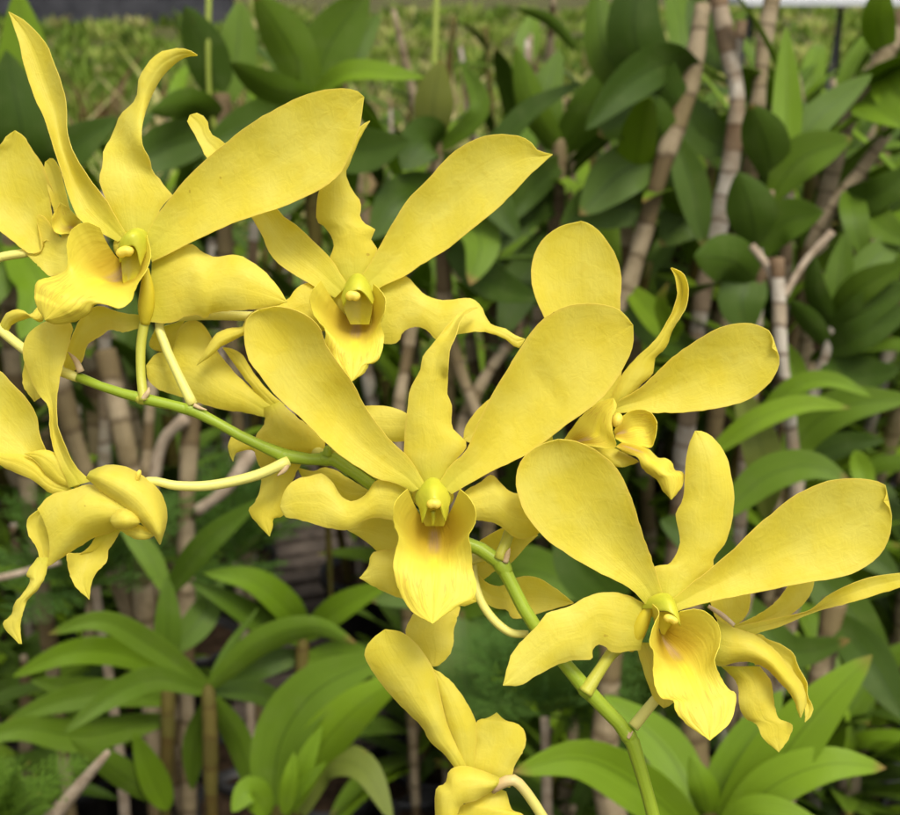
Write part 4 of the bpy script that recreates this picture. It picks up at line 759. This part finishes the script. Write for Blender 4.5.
plant('orchid plant with two tall rounded leaves beside the upright yellow petal', under(14, 330, 1.1), [([(14, 170, 1.0), (12, 240, 1.02), (10, 330, 1.05)], 9, M_CANE, True)],
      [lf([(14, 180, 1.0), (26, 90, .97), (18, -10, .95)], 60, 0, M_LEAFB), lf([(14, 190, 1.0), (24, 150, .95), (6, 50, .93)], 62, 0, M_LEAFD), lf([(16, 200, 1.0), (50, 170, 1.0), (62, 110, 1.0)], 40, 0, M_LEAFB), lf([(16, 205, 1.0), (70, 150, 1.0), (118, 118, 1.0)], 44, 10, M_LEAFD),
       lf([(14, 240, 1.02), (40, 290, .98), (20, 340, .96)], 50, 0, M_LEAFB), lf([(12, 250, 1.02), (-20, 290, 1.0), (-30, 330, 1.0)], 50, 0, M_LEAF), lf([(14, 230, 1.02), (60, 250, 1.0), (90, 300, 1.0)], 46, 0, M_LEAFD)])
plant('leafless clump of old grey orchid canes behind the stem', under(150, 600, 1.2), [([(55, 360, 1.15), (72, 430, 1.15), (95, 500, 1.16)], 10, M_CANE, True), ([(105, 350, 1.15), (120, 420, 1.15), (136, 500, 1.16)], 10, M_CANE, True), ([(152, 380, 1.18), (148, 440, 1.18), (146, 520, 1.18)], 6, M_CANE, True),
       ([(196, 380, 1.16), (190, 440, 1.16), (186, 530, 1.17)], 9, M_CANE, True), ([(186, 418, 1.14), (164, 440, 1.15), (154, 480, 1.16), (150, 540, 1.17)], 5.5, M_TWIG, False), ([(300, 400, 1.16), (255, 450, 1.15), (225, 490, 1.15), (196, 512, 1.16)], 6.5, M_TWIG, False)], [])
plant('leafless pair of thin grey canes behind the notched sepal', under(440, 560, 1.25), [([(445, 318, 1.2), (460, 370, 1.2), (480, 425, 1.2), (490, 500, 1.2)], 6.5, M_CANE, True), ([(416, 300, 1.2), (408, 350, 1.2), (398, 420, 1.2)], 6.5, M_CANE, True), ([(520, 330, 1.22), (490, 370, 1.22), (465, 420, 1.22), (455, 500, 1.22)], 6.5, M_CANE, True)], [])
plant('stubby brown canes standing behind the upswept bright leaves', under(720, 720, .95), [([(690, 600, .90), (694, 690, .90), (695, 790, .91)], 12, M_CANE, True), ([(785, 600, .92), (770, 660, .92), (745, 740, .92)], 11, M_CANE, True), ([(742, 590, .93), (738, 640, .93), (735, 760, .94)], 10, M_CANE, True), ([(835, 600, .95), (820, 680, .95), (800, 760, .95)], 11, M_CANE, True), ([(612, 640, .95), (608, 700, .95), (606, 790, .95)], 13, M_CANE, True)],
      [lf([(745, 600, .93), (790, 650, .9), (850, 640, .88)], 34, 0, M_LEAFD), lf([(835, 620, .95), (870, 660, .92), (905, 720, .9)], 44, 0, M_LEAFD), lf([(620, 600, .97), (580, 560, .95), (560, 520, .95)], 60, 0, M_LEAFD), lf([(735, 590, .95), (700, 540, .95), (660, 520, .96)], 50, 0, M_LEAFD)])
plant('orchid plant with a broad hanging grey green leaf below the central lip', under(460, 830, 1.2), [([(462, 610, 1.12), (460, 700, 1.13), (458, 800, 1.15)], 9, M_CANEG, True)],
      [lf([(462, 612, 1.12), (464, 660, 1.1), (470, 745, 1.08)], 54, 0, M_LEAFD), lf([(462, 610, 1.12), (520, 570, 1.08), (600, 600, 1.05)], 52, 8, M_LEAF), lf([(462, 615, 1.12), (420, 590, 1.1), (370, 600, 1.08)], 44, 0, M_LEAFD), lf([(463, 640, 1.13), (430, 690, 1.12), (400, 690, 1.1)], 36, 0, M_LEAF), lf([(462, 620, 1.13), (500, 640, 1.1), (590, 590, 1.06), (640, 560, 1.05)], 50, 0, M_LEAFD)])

# ---- fallen dry canes
o = empty('dry_twig', P(50, 830, .74)); tag(o, 'broken pale dry twig sticking up beside the feathery fern', 'twig')
a = P(30, 850, .75); bz = np.array([a[0] - .05, a[1] + .03, BENCH_Z])
V, F, UV = tube([P(108, 752, .72), P(88, 775, .73), P(50, 820, .74), a, bz], np.array([.0018, .0032, .0050, .0052, .0052]), 40, 9, None, .08); mesh('shaft', V, F, UV, M_TWIG, o)
o = empty('dry_twig', P(0, 578, .95)); tag(o, 'thin grey dry twig lying across behind the nodding flower', 'twig')
V, F, UV = tube([P(60, 562, .97), P(20, 573, .96), P(-40, 590, .95), P(-90, 640, .94)], np.array([.0020, .0026, .0030, .0030]), 24, 8, None, .08); mesh('shaft', V, F, UV, M_TWIG, o)

# ---- ferns
def fern(label, base, nf, length, tilt, m=M_FERN, group=None):
    root = empty('fern', (base[0], base[1], PZ if base[2] > PZ else base[2])); tag(root, label, 'fern', group)
    V, F, UV = tube([(base[0], base[1], min(PZ, base[2] - .02)), (base[0] + .006, base[1], (PZ + base[2]) / 2), tuple(base)], [.006, .005, .004], 14, 8); mesh('stem', V, F, UV, M_TWIG, root)
    for k in range(nf):
        a = 2.399 * k + rng.uniform(-.3, .3); el_ = R(rng.uniform(*tilt)); ln = length * rng.uniform(.7, 1.15)
        dirv = np.array([math.cos(a) * math.cos(el_), math.sin(a) * math.cos(el_), math.sin(el_)])
        b = np.array(base, float)
        C = spline([b, b + dirv * ln * .45, b + dirv * ln * .8 - np.array([0, 0, ln * .05]), b + dirv * ln - np.array([0, 0, ln * .16])], 26)
        V, F, UV = tube(C, np.linspace(.0011, .0004, 26), 26, 5)
        V = [np.array(v) for v in V]; F = list(F); UV = list(UV)
        for i in range(4, 26, 2):
            s = i / 25; T_ = C[min(i + 1, 25)] - C[i - 1]; T_ /= np.linalg.norm(T_)
            sd_ = np.cross(T_, np.array([0, 0, 1.0])); sd_ /= np.linalg.norm(sd_) + 1e-9; nn = np.cross(sd_, T_)
            pl = ln * .34 * math.sin(math.pi * (s * .85 + .12)) 
            for sg in (-1, 1):
                pd = sd_ * sg * .86 + T_ * .5 + nn * rng.uniform(-.15, .2)
                for q in range(5):                       # pinnules
                    f0 = (q + .6) / 5.2; o_ = C[i] + pd * pl * f0
                    for s2 in (-1, 1):
                        pv = (T_ * s2 * .8 + pd * .55 + nn * rng.uniform(-.2, .2)); pw = pl * .30 * (1 - f0 * .5)
                        wv = np.cross(pv, nn); wv /= np.linalg.norm(wv) + 1e-9
                        n0 = len(V)
                        V += [o_, o_ + pv * pw * .5 + wv * pw * .24, o_ + pv * pw, o_ + pv * pw * .5 - wv * pw * .24]
                        UV += [(0.2, 0), (.8, .5), (.2, .9), (.2, .5)]; F.append((n0, n0 + 1, n0 + 2, n0 + 3))
        mesh('frond', V, F, UV, m, root, False)
    return root
for lab_, fx, fy, fD, n_, ln_ in (('bushy bright fern beside the broken pale twig', -4, 836, .73, 24, .062), ('dark feathery fern behind the nodding flower and grey canes', 95, 585, 1.12, 20, .12), ('feathery fern growing beside the pots and slats', 235, 560, 1.30, 18, .13),
                                   ('shaded fern under the lower stem', 545, 715, 1.0, 20, .10), ('shaded fern between the brown canes and bright leaves', 650, 715, 1.02, 16, .10)):
    q_ = P(fx, fy, fD); fern(lab_, (q_[0], q_[1], q_[2]), n_, ln_, (5, 80), M_FERNB if fD < .9 else M_FERN); pot(q_[0], q_[1])

# ---- the rest of the bed: many more plants of the same kind
def proto_leaf(kind, ln, wd, arch, twist, fold):
    s = np.linspace(0, 1, 13); ang = R(arch) * s
    x = np.concatenate([[0], np.cumsum(np.cos(ang[:-1]))]) / 12 * ln; z = -np.concatenate([[0], np.cumsum(np.sin(ang[:-1]))]) / 12 * ln
    C = np.stack([x, 0 * x, z], 1); T_ = np.gradient(C, axis=0); T_ /= np.linalg.norm(T_, axis=1, keepdims=True)
    side = np.stack([0 * s, np.cos(R(twist) * s), np.sin(R(twist) * s)], 1); nrm = np.cross(T_, side)
    V, F, UV = shell(leafgrid(C, side, nrm, wd, kind, fold, .08, 5), .0011); return V, F, UV
PROTO = []
for kind, ln, wd, arch, tw, fo in (('oblong', .165, .030, 40, 10, .25), ('oblong', .14, .038, 30, -14, .18), ('lance', .18, .031, 60, 12, .3), ('spoon', .125, .040, 25, 8, .15), ('lance', .16, .035, 35, -10, .22), ('oblong', .19, .028, 75, 18, .3)):
    V, F, UV = proto_leaf(kind, ln, wd, arch, tw, fo)
    for m in (M_LEAF, M_LEAFD, M_LEAFB):
        o = mesh('leaf', V, F, UV, m); PROTO.append(o.data); bpy.data.objects.remove(o)
FILLG = 'orchid plants crowded in the bed behind the spray'
KINDS_ = [('leafy orchid crowded in the bed with dark rounded leaves', 'dark round leaved orchids in the bed', (1, 3), (0, 1, 1)), ('leafy orchid crowded in the bed with mid green strap leaves', 'strap leaved orchids in the bed', (0, 5, 4), (0, 0, 1)),
          ('leafy orchid crowded in the bed with fresh yellow green pointed leaves', 'fresh green orchids in the bed', (2, 4), (0, 2, 2)), ('leafy orchid crowded in the bed with mixed light and dark leaves', 'mixed leaved orchids in the bed', (0, 1, 2, 3, 4, 5), (0, 1, 2))]
def fill_plant(x, y, h, nc, dry=0.0, lbl=None, grp=None, lowleaf=.10, kd=None):
    K = KINDS_[int(rng.integers(0, 4)) if kd is None else kd]
    if lbl is None: lbl, grp = K[0], K[1]
    root = empty('orchid_plant', (x, y, PZ)); tag(root, lbl, CAT, grp)
    b = np.array([x, y, PZ])
    for k in range(nc):
        a = rng.uniform(0, 6.28); lean = rng.uniform(.05, .30); hh = h * rng.uniform(.72, 1.0)
        d = np.array([math.cos(a), math.sin(a), 0])
        W = np.array([b + d * .025, b + d * (.025 + lean * hh * .3) + [0, 0, hh * .4], b + d * (.025 + lean * hh * .7) + [0, 0, hh * .75], b + d * (.02 + lean * hh) + [0, 0, hh]])
        isdry = rng.random() < dry
        rc = rng.uniform(.006, .009)
        cane_mesh(root, W, [rc * .8, rc * 1.1, rc, rc * .55], M_CANE if rng.random() < .5 else (M_CANEW if rng.random() < .5 else M_CANEG), inter=.034, n=36, seg=8)
        if isdry: continue
        C = spline(W, 40); az0 = rng.uniform(0, 6.28); nl = int(rng.integers(8, 12))
        for q in range(nl):
            f = lowleaf + (1 - lowleaf) * (q + .5) / nl; p = C[min(39, int(f * 39))]
            az_ = az0 + (q % 2) * math.pi + rng.uniform(-.5, .5); el_ = R(rng.uniform(20, 58) + 22 * f)
            X = Vector((math.cos(az_) * math.cos(el_), math.sin(az_) * math.cos(el_), math.sin(el_)))
            Y = Vector((-math.sin(az_), math.cos(az_), rng.uniform(-.25, .25))); Y = (Y - X * Y.dot(X)).normalized(); Z = X.cross(Y)
            me = PROTO[int(rng.choice(K[2])) * 3 + int(rng.choice(K[3]))]
            o = bpy.data.objects.new('leaf', me); COL.objects.link(o); o.parent = root
            M3 = Matrix((X, Y, Z)).transposed().to_4x4(); M3 = Matrix.Translation(Vector(p - b)) @ M3 @ Matrix.Scale(float(rng.uniform(.8, 1.2)), 4)
            o.matrix_local = M3
    pot(x, y)
def toplimit(x, y):
    D = y * cp + (CAMZ - .85) * sp; px = 450 + x / (PXU * D)
    lim = 112 if px < 185 else (60 if px < 240 else (0 if px < 390 else (70 if px < 560 else 5)))
    t = -(lim - 407.5) * PXU
    Dt = y / (cp + sp * t)
    return CAMZ + Dt * (-sp + cp * t), px
def px_of(x, y): return 450 + x / (PXU * (y * cp + .9 * sp))
taken = [(o.location.x, o.location.y) for o in list(bpy.data.objects) if o.parent is None and o.name.startswith('pot')]
for row, yy in enumerate((1.36, 1.56, 1.78, 2.02, 2.28, 2.58)):
    half = .40 * yy + .12; nn = int(2 * half / .215)
    for k in range(nn + 1):
        x = -half + 2 * half * (k + .5 * (row % 2)) / max(nn, 1) + rng.uniform(-.03, .03); y = yy + rng.uniform(-.04, .04)
        if 262 < px_of(x, y) < 400 and yy < 2.05: continue
        if any((x - u) ** 2 + (y - v) ** 2 < .13 ** 2 for u, v in taken): continue
        zt, px = toplimit(x, y)
        if 395 < px < 560 and row > 1: h = min(zt - PZ + .12, .88); fill_plant(x, y, h, 4, .75, 'sparse orchid clump of mostly bare dry canes in the bed', 'dry cane clumps in the bed')
        else: fill_plant(x, y, max(.25, min(zt - PZ - .04, .86)) * rng.uniform(.86, 1.0), 4, .08)
        taken.append((x, y))

for px_, yy, h in ((535, 1.34, .72), (585, 1.28, .76), (640, 1.36, .80), (690, 1.30, .80), (745, 1.38, .82), (800, 1.30, .80), (860, 1.36, .82), (915, 1.29, .80), (470, 1.40, .70), (420, 1.46, .72), (352, 1.72, .40)):
    D = yy * cp + .4 * sp; fill_plant((px_ - 450) * PXU * D, yy, h, 3, 0, None, None, .30, 1 if px_ % 2 else 2)
for px_, yy, h in ((40, 1.22, .34), (95, 1.30, .32), (410, 1.22, .30), (520, 1.18, .36), (585, 1.30, .42), (660, 1.24, .42), (720, 1.34, .46), (850, 1.2, .36), (905, 1.26, .42), (-20, 1.1, .28), (560, 1.0, .2), (880, 1.0, .22), (835, 1.06, .2)):
    D = yy * cp + .7 * sp; fill_plant((px_ - 450) * PXU * D, yy, h, 3, 0, 'low young orchid with leaves down to the pot rim under the taller plants', 'low young orchids under the taller plants', .0, 3)

# ================================================================== BEYOND THE BED
def blades(n, xr, yr, h0, h1, wd, lean):
    V = []; F = []; UV = []
    for i in range(n):
        y = rng.uniform(*yr); x = rng.uniform(*xr) * y; h = rng.uniform(h0, h1); a = rng.uniform(0, 6.28); l = rng.uniform(0, lean) * h
        dx, dy = math.cos(a), math.sin(a); w2 = wd * rng.uniform(.6, 1.3) * (1 + y / 20); b = len(V)
        V += [(x - dy * w2, y + dx * w2, 0), (x + dy * w2, y - dx * w2, 0), (x + dx * l * .4 + dy * w2 * .8, y + dy * l * .4 - dx * w2 * .8, h * .6), (x + dx * l * .4 - dy * w2 * .8, y + dy * l * .4 + dx * w2 * .8, h * .6), (x + dx * l, y + dy * l, h)]
        F += [(b, b + 1, b + 2, b + 3), (b + 3, b + 2, b + 4)]; UV += [(.2, 0), (.8, 0), (.8, .5), (.2, .5), (.5, .9)]
    return V, F, UV
def clumps(n, per, xr, yr, h0, h1, wd, lo, hi):
    V = []; F = []; UV = []
    for c in range(n):
        y = yr[0] * (yr[1] / yr[0]) ** rng.random(); x = rng.uniform(*xr) * y; hh = rng.uniform(h0, h1); cv = rng.uniform(lo, hi); rad_ = rng.uniform(.03, .12) * (1 + y / 12)
        for i in range(per):
            a, q = rng.uniform(0, 6.28), rng.uniform(0, rad_); px_, py_ = x + math.cos(a) * q, y + math.sin(a) * q
            h = hh * rng.uniform(.5, 1.1); l = rng.uniform(.1, .9) * h; w2 = wd * rng.uniform(.6, 1.4) * (1 + y / 14); dx, dy = math.cos(a + rng.normal(0, .5)), math.sin(a + rng.normal(0, .5)); k = len(V)
            V += [(px_ - dy * w2, py_ + dx * w2, 0), (px_ + dy * w2, py_ - dx * w2, 0), (px_ + dx * l * .4 + dy * w2, py_ + dy * l * .4 - dx * w2, h * .6), (px_ + dx * l * .4 - dy * w2, py_ + dy * l * .4 + dx * w2, h * .6), (px_ + dx * l, py_ + dy * l, h * .95)]
            F += [(k, k + 1, k + 2, k + 3), (k + 3, k + 2, k + 4)]; cc = min(1, max(0, cv + rng.normal(0, .05))); UV += [(cc, 0)] * 5
    return V, F, UV
V, F, UV = clumps(3000, 22, (-.50, .50), (2.9, 26), .06, .30, .008, .08, .78)
o = mesh('grass', V, F, UV, M_BLADE, None, False); tag(o, 'rough green grass of the open ground beyond the bed', 'grass', kind='stuff')
V, F, UV = clumps(110, 12, (-.48, .12), (2.9, 9), .15, .60, .010, .72, 1.0)
o = mesh('dry_grass', V, F, UV, M_BLADE, None, False); tag(o, 'straw coloured dry stalks standing in the grass', 'dry grass', kind='stuff')

# shade cloth fence far behind
fr = empty('shade_cloth_fence', (-4.5, 21.0, 0)); tag(fr, 'grey shade cloth fence stretched on posts beyond the grass', 'fence')
nx, nz = 60, 8; G = np.zeros((nz, nx, 3))
for i in range(nz):
    for j in range(nx): G[i, j] = (-14 + 10.5 * j / (nx - 1), 21.0 + .06 * math.sin(j * 1.1) * (1 - .6 * i / nz), .02 + 2.2 * i / (nz - 1))
V, F, UV = shell(G, .01, 1); mesh('cloth', V, F, UV, M_CLOTH, fr)
for k in range(6):
    x = -14 + 10.5 * k / 5; V, F, UV = tube([(x, 21.1, 0), (x, 21.1, 2.4)], .035, 4, 8); mesh('post', V, F, UV, M_DARKMETAL, fr)
# white trestle table on dark legs, top corner
tb = empty('trestle_table', (3.2, 9.6, 0)); tag(tb, 'long white topped trestle table on dark legs across the grass', 'table')
X, Y_ = np.array([1.0, 0, 0]), np.array([0, 1.0, 0]); zt = .79
V, F = obox(np.array([3.05, 9.6, zt]), 1.0, .4, .022, X, Y_, .001); mesh('table_top', V, F, None, M_WHITE, tb, False)
for x in (2.2, 2.86, 3.9):
    for s in (-1, 1):
        V, F, UV = tube([(x, 9.6 - .1 * 0, zt - .024), (x + s * .11, 9.6 + s * .25, 0)], .018, 6, 8); mesh('leg', V, F, UV, M_DARKMETAL, tb)
